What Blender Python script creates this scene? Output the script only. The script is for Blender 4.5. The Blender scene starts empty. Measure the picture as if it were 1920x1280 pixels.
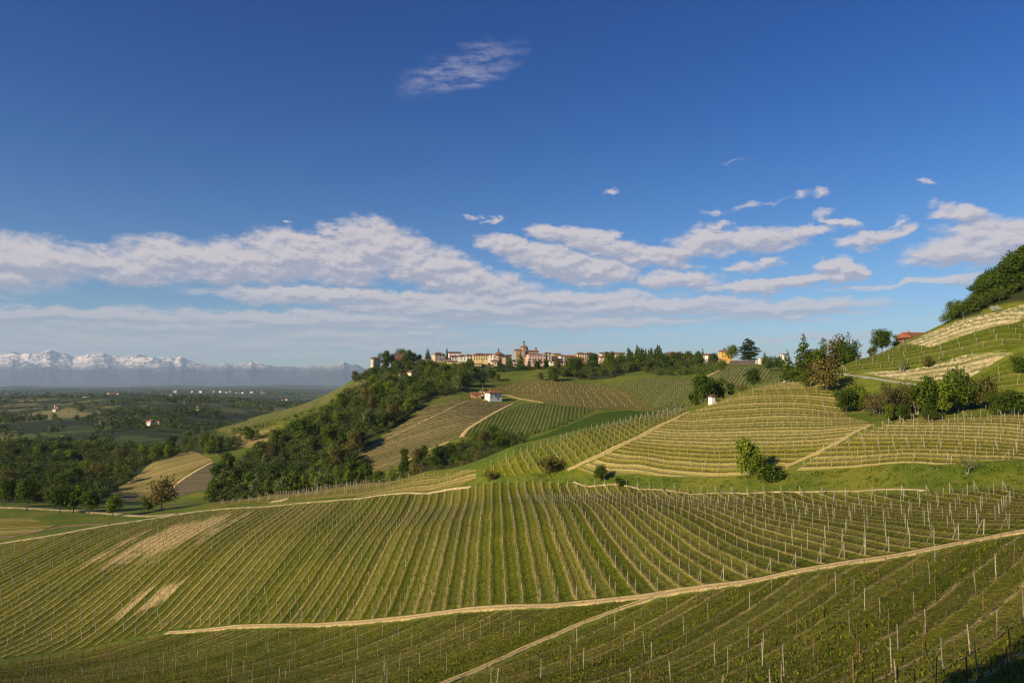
import bpy, math, random
import numpy as np
from mathutils import Vector, Matrix
from mathutils.geometry import delaunay_2d_cdt

random.seed(7)
RNG = np.random.default_rng(11)
SC = bpy.context.scene
COL = SC.collection
R = math.radians

# ------------------------------------------------------------------ camera
F_PX = 1280.0                      # 24 mm on a 36 mm sensor, photo is 1920 px wide
PITCH = math.atan(75.0 / F_PX)     # level horizon lies 75 px under the middle of the photo
CP, SP = math.cos(PITCH), math.sin(PITCH)
cam_data = bpy.data.cameras.new("camera")
cam_data.lens = 24.0
cam_data.sensor_width = 36.0
cam_data.clip_start = 0.5
cam_data.clip_end = 60000.0
cam = bpy.data.objects.new("camera", cam_data)
cam.location = (0, 0, 0)
cam.rotation_euler = (R(90) + PITCH, 0, 0)
COL.objects.link(cam)
SC.camera = cam

# ------------------------------------------------------------------ view
SC.view_settings.view_transform = 'Standard'
SC.view_settings.look = 'None'
SC.view_settings.exposure = 0.55
SC.view_settings.gamma = 1.0
SC.cycles.use_denoising = True
SC.cycles.use_adaptive_sampling = False
SC.cycles.filter_width = 1.3
SC.cycles.sample_clamp_indirect = 4.0
SC.cycles.max_bounces = 6
SC.cycles.diffuse_bounces = 2
SC.cycles.transparent_max_bounces = 6
SC.cycles.volume_bounces = 1

# ------------------------------------------------------------------ sun
SUN_AZ = R(-128.0)                 # left of and behind the camera
SUN_EL = R(23.0)
SUN_DIR = Vector((math.sin(SUN_AZ) * math.cos(SUN_EL), math.cos(SUN_AZ) * math.cos(SUN_EL), math.sin(SUN_EL)))
sun_data = bpy.data.lights.new("sun", 'SUN')
sun_data.energy = 5.0
sun_data.angle = R(0.5)
sun_data.color = (1.0, 0.81, 0.54)
sun = bpy.data.objects.new("sun", sun_data)
sun.rotation_euler = (-SUN_DIR).to_track_quat('-Z', 'Y').to_euler()
sun.location = SUN_DIR * 400
COL.objects.link(sun)


def ray(x, y):
    """direction of a photo pixel, scaled so that its forward (Y) part is 1"""
    xc, yc = (x - 960.0) / F_PX, (640.0 - y) / F_PX
    Y = CP - yc * SP
    return xc / Y, (SP + yc * CP) / Y


# ------------------------------------------------------------------ sky
world = bpy.data.worlds.new("World")
SC.world = world
world.use_nodes = True
WT = world.node_tree
for n in list(WT.nodes):
    WT.nodes.remove(n)


def nd(t, typ, **kw):
    n = t.nodes.new(typ)
    for k, v in kw.items():
        setattr(n, k, v)
    return n


def setin(t, node, i, v):
    if v is None:
        return
    s = node.inputs[i]
    if hasattr(v, 'is_output') or isinstance(v, bpy.types.NodeSocket):
        t.links.new(v, s)
    else:
        s.default_value = v


def mth(t, op, a, b=None, c=None, clamp=False):
    n = nd(t, 'ShaderNodeMath', operation=op)
    n.use_clamp = clamp
    setin(t, n, 0, a); setin(t, n, 1, b); setin(t, n, 2, c)
    return n.outputs[0]


def vmth(t, op, a, b=None, out=0):
    n = nd(t, 'ShaderNodeVectorMath', operation=op)
    setin(t, n, 0, a); setin(t, n, 1, b)
    return n.outputs[out]


def mixc(t, f, a, b, blend='MIX'):
    n = nd(t, 'ShaderNodeMix', data_type='RGBA', blend_type=blend)
    setin(t, n, 0, f)
    for i, v in ((6, a), (7, b)):
        if isinstance(v, tuple) and len(v) == 3:
            v = (*v, 1.0)
        setin(t, n, i, v)
    return n.outputs[2]


def smooth(t, v, lo, hi, a=0.0, b=1.0):
    n = nd(t, 'ShaderNodeMapRange', interpolation_type='SMOOTHSTEP')
    setin(t, n, 0, v); setin(t, n, 1, lo); setin(t, n, 2, hi); setin(t, n, 3, a); setin(t, n, 4, b)
    return n.outputs[0]


def lin(t, v, lo, hi, a=0.0, b=1.0):
    n = nd(t, 'ShaderNodeMapRange')
    setin(t, n, 0, v); setin(t, n, 1, lo); setin(t, n, 2, hi); setin(t, n, 3, a); setin(t, n, 4, b)
    return n.outputs[0]


def noise(t, vec, scale, detail=4.0, rough=0.5, dist=0.0, out=0):
    n = nd(t, 'ShaderNodeTexNoise')
    setin(t, n, 'Vector', vec)
    n.inputs['Scale'].default_value = scale
    n.inputs['Detail'].default_value = detail
    n.inputs['Roughness'].default_value = rough
    n.inputs['Distortion'].default_value = dist
    return n.outputs[out]


def azel(x, y):
    a, e = ray(x, y)
    return math.degrees(math.atan(a)), math.degrees(math.atan(e / math.hypot(1, a)))


# cloud banks: photo position, half width and half height in degrees, tilt, strength
CLOUDS = [
    # long cumulus bank
    (55, 488, 6.0, 2.1, 0, .95), (-10, 520, 3.0, 1.3, 0, .8), (-150, 500, 9, 2.3, 0, .9), (-420, 490, 11, 2.5, 0, .9),
    (225, 500, 4.2, 1.7, -8, .85), (330, 485, 5.0, 2.2, 0, .95), (450, 495, 5.5, 2.3, 0, 1.0), (545, 480, 4.5, 2.6, 0, 1.05),
    (640, 490, 5.5, 2.6, 0, 1.05), (720, 470, 5.0, 2.8, -12, 1.1), (800, 500, 6.5, 2.4, -16, 1.1), (880, 530, 7.0, 1.8, -8, .95),
    (700, 432, 2.2, 0.8, -20, .65), (628, 436, 2.0, 0.7, -15, .6), (560, 445, 2.2, .8, 0, .6), (480, 452, 2.2, .8, 0, .55), (300, 452, 1.6, .5, 0, .5),
    (955, 462, 3.2, 1.2, -14, .95), (1050, 495, 5.5, 1.8, -14, 1.1), (1120, 505, 4.0, 1.4, -6, 1.0),
    (1030, 440, 2.6, 1.0, -12, .75), (1120, 458, 5.0, 1.3, -12, .95), (1220, 485, 4.0, 1.1, -10, .9),
    (1330, 450, 3.4, 1.3, 0, .95), (1420, 448, 4.0, 1.3, 0, .95), (1300, 472, 4, .8, 0, .7), (1515, 430, 2.4, .5, 0, .7),
    (1575, 412, 2.0, .6, -18, .65), (1640, 444, 2.6, .75, 4, .9), (1605, 455, 1.6, .6, -20, .7), (1700, 428, 1.6, .5, 10, .6), (1690, 415, 1., .4, 10, .5),
    (1810, 398, 2.6, .75, -16, .85), (1830, 425, 2.8, .9, 0, .7), (1800, 470, 4.0, 1.3, 0, 1.0), (1880, 455, 4.0, 2.0, 0, 1.1), (2010, 450, 6.0, 2.4, 0, 1.0),
    (1562, 497, 1.5, 1.0, 20, 1.05), (1580, 512, 1.8, .9, 0, 1.0), (1500, 528, 4.5, .65, 7, 1.0), (1400, 536, 5.0, .6, 0, .9), (1270, 526, 4.0, .9, 0, .95), (1700, 534, 7.0, .32, 0, .6),
    (1770, 525, 3.0, .3, 5, .6), (1860, 518, 2.5, .35, 8, .5), (1390, 500, 2.2, .6, 0, .55), (1440, 490, 1.5, .5, 0, .55),
    # specks
    (1350, 397, 1.1, .5, 0, .42), (1400, 388, 1.6, .45, 8, .36), (1450, 378, 1.3, .35, 8, .32), (1535, 360, 1.1, .6, 0, .5), (1495, 363, .7, .4, 0, .36),
    (1140, 354, 1.2, .35, 0, .5), (1737, 343, 1.0, .3, -10, .55), (930, 412, 1.0, .35, 0, .55), (885, 409, .8, .3, 0, .4), (1340, 420, 1.5, .5, 0, .5), (190, 466, 1.4, .5, 0, .5),
    (1370, 306, .8, .25, 0, .3), (540, 413, .6, .25, 0, .4),
    # wide flat layers under the bank
    (620, 556, 12, 1.0, 0, .85), (1000, 562, 13, 1.0, 0, .9), (150, 592, 16, .9, 0, .72), (560, 600, 15, 1.1, 0, .9), (900, 580, 15, 1.5, 0, 1.0),
    (1180, 575, 13, 1.1, 0, .9), (1100, 605, 12, .8, 0, .8), (1450, 578, 9, .9, 0, .75), (760, 622, 8, .5, 0, .7), (1500, 592, 7, .5, 0, .6), (300, 612, 14, .8, 0, .75), (-250, 595, 14, 1.3, 0, .75),
    # low, hazy
    (120, 645, 13, .9, 0, .65), (420, 648, 12, .7, 0, .65), (700, 648, 7, .6, 0, .7), (560, 665, 10, .6, 0, .55), (870, 645, 6, .4, 0, .65), (1080, 652, 4.5, .45, 0, .7), (980, 657, 5, .4, 0, .5),
    (250, 640, 24, 2.4, 0, .56), (620, 628, 20, 2.3, 0, .56), (950, 590, 18, 1.8, 0, .48), (-200, 640, 20, 2.4, 0, .56),
    (1200, 630, 8, .22, 0, .45), (1560, 631, 9, .35, 0, .55), (1800, 590, 4, .25, 0, .35),
]

def density_tree(name, lo, hi):
    """cloud density over (azimuth, elevation) in degrees, from the banks that reach into one sector of the horizon"""
    dens = bpy.data.node_groups.new(name, 'ShaderNodeTree')
    dens.interface.new_socket('P', in_out='INPUT', socket_type='NodeSocketVector')
    dens.interface.new_socket('D', in_out='OUTPUT', socket_type='NodeSocketFloat')
    gi, go = nd(dens, 'NodeGroupInput'), nd(dens, 'NodeGroupOutput')
    P = gi.outputs[0]
    wn = noise(dens, vmth(dens, 'MULTIPLY', P, (0.8, 1.7, 1.0)), 0.55, 4.0, 0.62, 0.0, 1)
    Pw = vmth(dens, 'ADD', P, vmth(dens, 'MULTIPLY', vmth(dens, 'SUBTRACT', wn, (.5, .5, .5)), (3.6, 2.1, 0.0)))
    acc = None
    for cx, cy, rx, ry, rot, amp in CLOUDS:
        a, e = azel(cx, cy)
        ext = math.hypot(rx * math.cos(R(rot)), ry * math.sin(R(rot))) * 1.25 + 2.0
        if a + ext < lo or a - ext > hi:
            continue
        m = nd(dens, 'ShaderNodeMapping', vector_type='TEXTURE')
        dens.links.new(Pw, m.inputs[0])
        m.inputs[1].default_value = (a, e, 0)
        m.inputs[2].default_value = (0, 0, R(rot))
        m.inputs[3].default_value = (rx * 1.2, ry * 1.02, 1)
        g = nd(dens, 'ShaderNodeTexGradient', gradient_type='SPHERICAL')
        dens.links.new(m.outputs[0], g.inputs[0])
        v = mth(dens, 'MULTIPLY', g.outputs[1], amp)
        acc = v if acc is None else mth(dens, 'MAXIMUM', acc, v)
    if acc is None:
        acc = mth(dens, 'MULTIPLY', 0.0, 0.0)
    acc = mth(dens, 'POWER', acc, 0.75)
    n1 = noise(dens, vmth(dens, 'MULTIPLY', P, (0.55, 1.0, 1.0)), 0.9, 8.0, 0.66)
    n2 = noise(dens, vmth(dens, 'MULTIPLY', P, (0.30, 2.4, 1.0)), 0.9, 6.0, 0.62)
    ps = nd(dens, 'ShaderNodeSeparateXYZ'); dens.links.new(P, ps.inputs[0])
    kk = smooth(dens, ps.outputs[1], 5.2, 8.0)
    n1 = mth(dens, 'ADD', mth(dens, 'MULTIPLY', n1, kk), mth(dens, 'MULTIPLY', n2, mth(dens, 'SUBTRACT', 1.0, kk)))
    d = mth(dens, 'ADD', acc, mth(dens, 'MULTIPLY', mth(dens, 'SUBTRACT', n1, 0.5), mth(dens, 'ADD', mth(dens, 'MULTIPLY', acc, 1.25), 0.28)))
    dens.links.new(d, go.inputs[0])
    return dens


tc = nd(WT, 'ShaderNodeTexCoord')
sep = nd(WT, 'ShaderNodeSeparateXYZ')
WT.links.new(tc.outputs['Generated'], sep.inputs[0])
az = mth(WT, 'MULTIPLY', mth(WT, 'ARCTAN2', sep.outputs[0], sep.outputs[1]), 180 / math.pi)
el = mth(WT, 'MULTIPLY', mth(WT, 'ARCSINE', sep.outputs[2]), 180 / math.pi)
cmb = nd(WT, 'ShaderNodeCombineXYZ')
WT.links.new(az, cmb.inputs[0]); WT.links.new(el, cmb.inputs[1])

sky = nd(WT, 'ShaderNodeTexSky', sky_type='NISHITA')
sky.sun_disc = False
sky.sun_elevation = SUN_EL
sky.sun_rotation = SUN_AZ
sky.altitude = 300
sky.air_density = 1.0
sky.dust_density = 0.3
sky.ozone_density = 2.0
hs = nd(WT, 'ShaderNodeHueSaturation')
WT.links.new(sky.outputs[0], hs.inputs['Color'])
hs.inputs['Saturation'].default_value = 1.35
# a clear, polarised spring sky: deeper overhead than at the horizon
skyc = mixc(WT, 1.0, hs.outputs[0], mixc(WT, smooth(WT, el, 2.0, 32.0), (0.78, 0.93, 1.18), (0.035, 0.54, 1.06)), 'MULTIPLY')
SKY_STRENGTH = 0.06


def background(c):
    b = nd(WT, 'ShaderNodeBackground')
    WT.links.new(c, b.inputs[0])
    b.inputs[1].default_value = SKY_STRENGTH
    return b.outputs[0]


def sector(lo, hi):
    tree = density_tree("cloud_density", lo, hi)
    ds = []
    for off in (None, (-0.22, 0.42, 0.0)):
        g = nd(WT, 'ShaderNodeGroup')
        g.node_tree = tree
        WT.links.new(cmb.outputs[0] if off is None else vmth(WT, 'ADD', cmb.outputs[0], off), g.inputs[0])
        ds.append(g.outputs[0])
    cover = smooth(WT, ds[0], 0.14, 0.60)
    lit = smooth(WT, mth(WT, 'SUBTRACT', ds[0], ds[1]), -0.20, 0.22)
    shade = mixc(WT, lit, (4.5, 4.5, 5.6), (7.9, 7.1, 7.1))
    shade = mixc(WT, smooth(WT, el, 1.0, 8.0, 0.6, 0.0), shade, (6.2, 5.6, 5.7))
    return background(mixc(WT, mth(WT, 'MULTIPLY', cover, smooth(WT, el, 1.0, 9.0, 0.55, 0.9)), skyc, shade))


def mixs(f, a, b):
    n = nd(WT, 'ShaderNodeMixShader')
    WT.links.new(f, n.inputs[0]); WT.links.new(a, n.inputs[1]); WT.links.new(b, n.inputs[2])
    return n.outputs[0]


# the lone high wisp
wm = nd(WT, 'ShaderNodeMapping', vector_type='TEXTURE')
wv = vmth(WT, 'ADD', cmb.outputs[0], vmth(WT, 'MULTIPLY', vmth(WT, 'SUBTRACT', noise(WT, vmth(WT, 'MULTIPLY', cmb.outputs[0], (.5, 1.6, 1)), 0.7, 6, .6, 0, 1), (.5, .5, .5)), (3.0, 2.6, 0)))
WT.links.new(wv, wm.inputs[0])
wa, we = azel(868, 132)
wm.inputs[1].default_value = (wa, we, 0); wm.inputs[2].default_value = (0, 0, R(16)); wm.inputs[3].default_value = (6.6, 1.9, 1)
wg = nd(WT, 'ShaderNodeTexGradient', gradient_type='SPHERICAL')
WT.links.new(wm.outputs[0], wg.inputs[0])
wrot = nd(WT, 'ShaderNodeMapping', vector_type='POINT')
WT.links.new(cmb.outputs[0], wrot.inputs[0]); wrot.inputs[2].default_value = (0, 0, R(-18)); wrot.inputs[3].default_value = (.35, 1.3, 1)
wisp = mth(WT, 'MULTIPLY', mth(WT, 'MULTIPLY', smooth(WT, wg.outputs[1], 0.0, 0.6), smooth(WT, noise(WT, wrot.outputs[0], 1.3, 8, .68), .36, .66)), 0.42)
high = background(mixc(WT, wisp, skyc, (6.0, 5.6, 6.6)))
plain = background(skyc)

EDGES = [-75, -33, -24, -16, -8, 0, 8, 16, 24, 33, 60]
cl = sector(EDGES[-2], EDGES[-1])
for i in range(len(EDGES) - 3, -1, -1):
    cl = mixs(mth(WT, 'LESS_THAN', az, EDGES[i + 1]), cl, sector(EDGES[i], EDGES[i + 1]))
inband = mth(WT, 'MULTIPLY', mth(WT, 'GREATER_THAN', el, -0.5), mth(WT, 'MULTIPLY', mth(WT, 'GREATER_THAN', az, EDGES[0]), mth(WT, 'LESS_THAN', az, EDGES[-1])))
low = mixs(mth(WT, 'MULTIPLY', inband, mth(WT, 'LESS_THAN', el, 18.5)), plain, cl)
inwisp = mth(WT, 'MULTIPLY', mth(WT, 'LESS_THAN', mth(WT, 'ABSOLUTE', mth(WT, 'SUBTRACT', az, wa)), 10.0), mth(WT, 'LESS_THAN', mth(WT, 'ABSOLUTE', mth(WT, 'SUBTRACT', el, we)), 5.0))
top = mixs(inwisp, low, high)
wo = nd(WT, 'ShaderNodeOutputWorld')
WT.links.new(top, wo.inputs[0])
world.cycles.sampling_method = 'MANUAL'
world.cycles.sample_map_resolution = 256

# ------------------------------------------------------------------ terrain
# landmarks read off the photo: pixel x, pixel y and the distance ahead in metres
# (from row spacing, post heights and house sizes); some are ground the hills hide
CTRL = [
    # x,  [(distance, y) ...]
    (-500, [(60, 1420), (140, 1245), (185, 1120), (235, 1035), (300, 968), (400, 925), (600, 870), (1000, 812), (2000, 768), (4000, 748), (10000, 729)]),
    (-150, [(30, 1440), (60, 1400), (112, 1285), (140, 1238), (185, 1112), (235, 1026), (262, 992), (300, 955), (400, 915), (600, 866), (900, 826), (1300, 788), (1700, 768), (2600, 749), (4000, 747), (10000, 729)]),
    (0, [(15, 1400), (30, 1440), (60, 1398), (112, 1280), (140, 1232), (185, 1106), (235, 1018), (262, 984), (300, 951), (400, 912), (600, 864), (900, 822), (1000, 802), (1300, 788), (1700, 770), (2600, 747), (3000, 745), (5000, 741), (10000, 729)]),
    (160, [(105, 1280), (146, 1212), (190, 1078), (250, 988), (290, 957), (400, 924), (440, 910), (600, 856), (1000, 804), (1300, 784), (2000, 756), (3000, 745), (10000, 729)]),
    (300, [(50, 1380), (98, 1280), (147, 1184), (200, 1038), (268, 966), (285, 956), (330, 946), (400, 933), (470, 866), (540, 866), (600, 847), (1000, 799), (1500, 772), (2200, 753), (3200, 747), (10000, 729)]),
    (400, [(93, 1280), (140, 1178), (200, 1022), (268, 953), (282, 943), (330, 946), (400, 915), (460, 866), (540, 830), (600, 808), (680, 806), (900, 824), (1500, 778), (2600, 752), (4000, 745), (10000, 729)]),
    (500, [(45, 1390), (88, 1280), (132, 1172), (200, 1006), (262, 944), (283, 929), (330, 948), (380, 924), (450, 868), (520, 820), (560, 806), (620, 782), (660, 775), (800, 815), (1500, 792), (3000, 758), (10000, 729)]),
    (600, [(83, 1280), (126, 1166), (190, 1006), (250, 936), (279, 918), (325, 942), (380, 905), (450, 846), (520, 800), (600, 766), (690, 745), (850, 790), (1500, 785), (10000, 730)]),
    (680, [(40, 1390), (78, 1280), (120, 1160), (180, 1010), (243, 929), (272, 906), (320, 935), (400, 882), (425, 850), (500, 790), (560, 760), (650, 726), (710, 710), (760, 700), (900, 760), (1500, 770), (10000, 731)]),
    (800, [(35, 1390), (72, 1280), (113, 1150), (170, 990), (230, 920), (245, 886), (300, 912), (350, 882), (405, 842), (460, 790), (495, 762), (600, 722), (690, 697), (750, 679), (790, 676), (950, 720)]),
    (880, [(68, 1280), (107, 1142), (165, 985), (221, 913), (232, 880), (280, 898), (350, 868), (400, 826), (460, 778), (512, 751), (600, 714), (690, 692), (750, 680), (800, 678), (950, 715)]),
    (960, [(30, 1390), (64, 1280), (103, 1134), (150, 991), (182, 942), (213, 909), (218, 893), (230, 849), (290, 883), (350, 852), (385, 826), (420, 808), (500, 760), (530, 750), (600, 720), (660, 702), (750, 685), (800, 682), (950, 708)]),
    (1030, [(62, 1280), (100, 1132), (145, 988), (176, 941), (209, 906), (214, 886), (234, 828), (300, 862), (385, 815), (430, 790), (480, 762), (560, 730), (620, 706), (740, 685), (800, 682), (950, 705)]),
    (1100, [(28, 1385), (60, 1280), (97, 1127), (140, 985), (173, 937), (205, 905), (211, 876), (240, 805), (300, 842), (400, 800), (440, 777), (520, 745), (590, 719), (680, 695), (740, 683), (800, 682), (950, 705)]),
    (1200, [(57, 1280), (92, 1120), (135, 982), (163, 940), (190, 912), (196, 887), (203, 866), (225, 820), (252, 781), (310, 815), (420, 782), (470, 765), (520, 738), (580, 708), (680, 690), (740, 682), (950, 705)]),
    (1300, [(25, 1380), (54, 1280), (88, 1107), (130, 976), (153, 944), (176, 923), (181, 905), (185, 893), (203, 840), (235, 785), (250, 767), (310, 800), (400, 779), (480, 738), (540, 714), (580, 700), (700, 685), (760, 682), (950, 705)]),
    (1400, [(50, 1280), (86, 1090), (125, 974), (144, 946), (164, 923), (169, 905), (174, 891), (192, 836), (225, 770), (245, 737), (258, 729), (310, 765), (400, 752), (480, 722), (560, 692), (640, 684), (750, 682), (950, 705)]),
    (1500, [(22, 1370), (47, 1280), (83, 1068), (120, 971), (152, 924), (158, 905), (165, 886), (182, 830), (205, 780), (240, 721), (252, 712), (320, 723), (420, 712), (560, 696), (700, 688), (950, 710)]),
    (1600, [(43, 1280), (81, 1052), (112, 971), (141, 925), (147, 902), (154, 879), (170, 826), (190, 786), (205, 770), (225, 716), (232, 702), (240, 679), (265, 696), (350, 700), (550, 698), (950, 712)]),
    (1700, [(19, 1360), (40, 1280), (80, 1037), (105, 971), (130, 925), (137, 900), (143, 873), (160, 822), (177, 786), (192, 764), (212, 722), (217, 706), (230, 665), (242, 640), (270, 655), (420, 690), (700, 700)]),
    (1800, [(37, 1280), (78, 1020), (100, 967), (122, 925), (127, 912), (135, 873), (150, 824), (166, 786), (178, 768), (198, 730), (203, 716), (217, 655), (230, 602), (255, 600), (300, 640), (420, 680)]),
    (1900, [(16, 1350), (35, 1280), (77, 998), (95, 960), (115, 925), (119, 913), (127, 873), (143, 826), (156, 786), (166, 772), (186, 738), (191, 722), (206, 648), (221, 580), (255, 548), (300, 545), (420, 640)]),
    (2050, [(33, 1280), (76, 975), (93, 950), (112, 920), (124, 870), (140, 822), (153, 782), (184, 735), (205, 628), (221, 545), (255, 505), (300, 500), (420, 600)]),
    (2500, [(30, 1270), (74, 960), (110, 900), (150, 770), (184, 700), (221, 520), (255, 470), (420, 560)]),
]


def _polar(X, Y):
    return np.arctan2(X, Y), np.log(np.maximum(np.hypot(X, Y), 1e-3))


_c = []
for _x, _l in CTRL:
    for _D, _y in _l:
        a, e = ray(_x, _y)
        X, Y, Z = a * _D, float(_D), e * _D
        r = math.hypot(X, Y)
        _c.append((math.atan2(X, Y), math.log(r), Z / r))
for _a in (-2.2, -1.5, -1.1, 1.1, 1.5, 2.2, -2.9, 2.9):      # round the sides and behind the viewpoint
    for _r in (12, 40, 120, 400, 1500, 6000):
        side = 1 if _a > 0 else -1
        back = abs(_a) > 1.3
        z = {12: -.16, 40: -.2, 120: -.1, 400: -.06, 1500: -.05, 6000: -.018}[_r]
        if side < 0:
            z = {12: -.3, 40: -.36, 120: -.36, 400: -.17, 1500: -.06, 6000: -.018}[_r] * (1.0 if not back else .75)
        if side > 0:
            z += {12: .02, 40: .1, 120: .12, 400: .1, 1500: .02, 6000: 0}[_r]
        if back and side > 0:
            z += {12: .15, 40: .22, 120: .1, 400: .04, 1500: 0, 6000: 0}[_r]
        _c.append((_a, math.log(_r), z))
_c = np.array(_c)
AZS = 2.2


def _phi(d2):
    return 0.5 * d2 * np.log(d2 + 1e-12)


def _fit(c):
    p = np.stack([c[:, 0] * AZS, c[:, 1]], 1)
    d2 = ((p[:, None] - p[None]) ** 2).sum(2)
    n = len(p)
    A = np.zeros((n + 3, n + 3))
    A[:n, :n] = _phi(d2) + np.eye(n) * 2e-4
    A[:n, n] = 1; A[:n, n + 1:] = p
    A[n, :n] = 1; A[n + 1:, :n] = p.T
    return p, np.linalg.solve(A, np.concatenate([c[:, 2], np.zeros(3)]))


_TP, _TW = _fit(_c)


def _hash(ix, iy, s):
    h = np.sin(ix * 127.1 + iy * 311.7 + s * 74.7) * 43758.5453
    return h - np.floor(h)


def vnoise(x, y, s=0):
    ix, iy = np.floor(x), np.floor(y)
    fx, fy = x - ix, y - iy
    fx, fy = fx * fx * (3 - 2 * fx), fy * fy * (3 - 2 * fy)
    return (_hash(ix, iy, s) * (1 - fx) + _hash(ix + 1, iy, s) * fx) * (1 - fy) + (_hash(ix, iy + 1, s) * (1 - fx) + _hash(ix + 1, iy + 1, s) * fx) * fy


def fbm(x, y, o=4, s=0, g=0.5):
    v, a, t = 0.0, 1.0, 0.0
    for i in range(o):
        v = v + a * vnoise(x, y, s + i); t += a
        x, y, a = x * 2.03 + 5.1, y * 2.03 + 1.7, a * g
    return v / t - 0.5


def ground(X, Y, rough=True):
    """terrain height at world X, Y (arrays)"""
    X, Y = np.asarray(X, float), np.asarray(Y, float)
    sh = X.shape
    X, Y = X.ravel(), Y.ravel()
    out = np.empty(len(X))
    for i in range(0, len(X), 20000):
        a, l = _polar(X[i:i + 20000], Y[i:i + 20000])
        a = np.clip(a, -2.9, 2.9)
        l2 = np.clip(l, math.log(9.0), math.log(11000.0))
        q = np.stack([a * AZS, l2], 1)
        d2 = ((q[:, None] - _TP[None]) ** 2).sum(2)
        n = len(_TP)
        s = _phi(d2) @ _TW[:n] + _TW[n] + q @ _TW[n + 1:]
        out[i:i + 20000] = s * np.exp(np.minimum(l, math.log(34000.0)))
    r = np.hypot(X, Y)
    w = np.clip((r - 3) / 15, 0, 1) ** 1.0
    out = out * w + (-6.5) * (1 - w)
    if rough:
        out = out + fbm(X / 9, Y / 9, 3, 3) * 0.32 * np.clip(r / 40, 0, 1) * np.clip(1.5 - r / 350, 0, 1) + fbm(X / 60, Y / 60, 3, 9) * 1.2 * np.clip((r - 200) / 400, 0, 1)
        far = np.clip((r - 900) / 800, 0, 1)
        out = out + far * (fbm(X / 520, Y / 520, 4, 21) * 62 * np.clip(1.3 - r / 7000, 0.0, 1) )
        out = out + np.clip((r - 9000) / 5000, 0, 1) * np.clip((30000 - r) / 3000, 0, 1) * (fbm(X / 2600, Y / 2600, 4, 61) + .1) * r * .012
    return out.reshape(sh)


def gz(x, y):
    return float(ground(np.array([x]), np.array([y]))[0])


def at(px, D):
    """world X, Y straight under a photo column at distance D"""
    a, _ = ray(px, 715)
    return a * D, D


def hit(x, y, D):
    """ground point seen at a photo pixel, the crossing nearest to distance D"""
    a, e = ray(x, y)
    t = D * np.exp(np.linspace(-0.3, 0.3, 361))
    df = e * t - ground(a * t, t, False)
    k = np.where(df[:-1] * df[1:] <= 0)[0]
    if len(k):
        i = k[np.argmin(np.abs(np.log(t[k] / D)))]
        f = df[i] / (df[i] - df[i + 1] + 1e-12)
        tt = t[i] + (t[i + 1] - t[i]) * f
    else:
        tt = t[np.argmin(np.abs(df) + np.abs(np.log(t / D)) * 3)]
    return a * tt, tt


def to_px(X, Y, Z):
    f = Y * CP + Z * SP
    return 960 + F_PX * X / f, 640 - F_PX * (-Y * SP + Z * CP) / f


# ------------------------------------------------------------------ mesh helpers
def link(o, parent=None):
    COL.objects.link(o)
    if parent is not None:
        o.parent = parent
    return o


def tag(o, label=None, cat=None, group=None, kind=None):
    if label: o['label'] = label
    if cat: o['category'] = cat
    if group: o['group'] = group
    if kind: o['kind'] = kind
    return o


def np_mesh(name, V, F, mat=None, uv=None, smooth_=False, attrs=None, mats=None, fmat=None):
    """V (n,3); F list of (m,k) arrays"""
    me = bpy.data.meshes.new(name)
    V = np.asarray(V, np.float32)
    if not isinstance(F, (list, tuple)):
        F = [F]
    F = [np.asarray(f, np.int32) for f in F if len(f)]
    me.vertices.add(len(V)); me.vertices.foreach_set('co', V.ravel())
    idx = np.concatenate([f.ravel() for f in F])
    tot = np.concatenate([np.full(len(f), f.shape[1], np.int32) for f in F])
    st = np.concatenate([[0], np.cumsum(tot)[:-1]]).astype(np.int32)
    me.loops.add(len(idx)); me.loops.foreach_set('vertex_index', idx)
    me.polygons.add(len(tot)); me.polygons.foreach_set('loop_start', st)
    me.polygons.foreach_set('use_smooth', np.full(len(tot), bool(smooth_)))
    if uv is not None:
        l = me.uv_layers.new(name='rows')
        l.data.foreach_set('uv', np.asarray(uv, np.float32)[idx].ravel())
    for k, v in (attrs or {}).items():
        v = np.asarray(v, np.float32)
        if v.ndim == 1:
            at_ = me.attributes.new(k, 'FLOAT', 'POINT'); at_.data.foreach_set('value', v)
        else:
            at_ = me.attributes.new(k, 'FLOAT_COLOR', 'POINT'); at_.data.foreach_set('color', v.ravel())
    if mat is not None:
        me.materials.append(mat)
    for m_ in (mats or []):
        me.materials.append(m_)
    if fmat is not None:
        me.polygons.foreach_set('material_index', np.asarray(fmat, np.int32))
    me.update(calc_edges=True)
    me.validate()
    return me


def obj(name, me, parent=None, **kw):
    o = bpy.data.objects.new(name, me)
    link(o, parent)
    return tag(o, **kw)


def empty(name, loc, rz=0.0, **kw):
    o = bpy.data.objects.new(name, None)
    o.empty_display_size = 0.5
    o.location = loc
    o.rotation_euler = (0, 0, rz)
    link(o)
    return tag(o, **kw)


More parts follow.
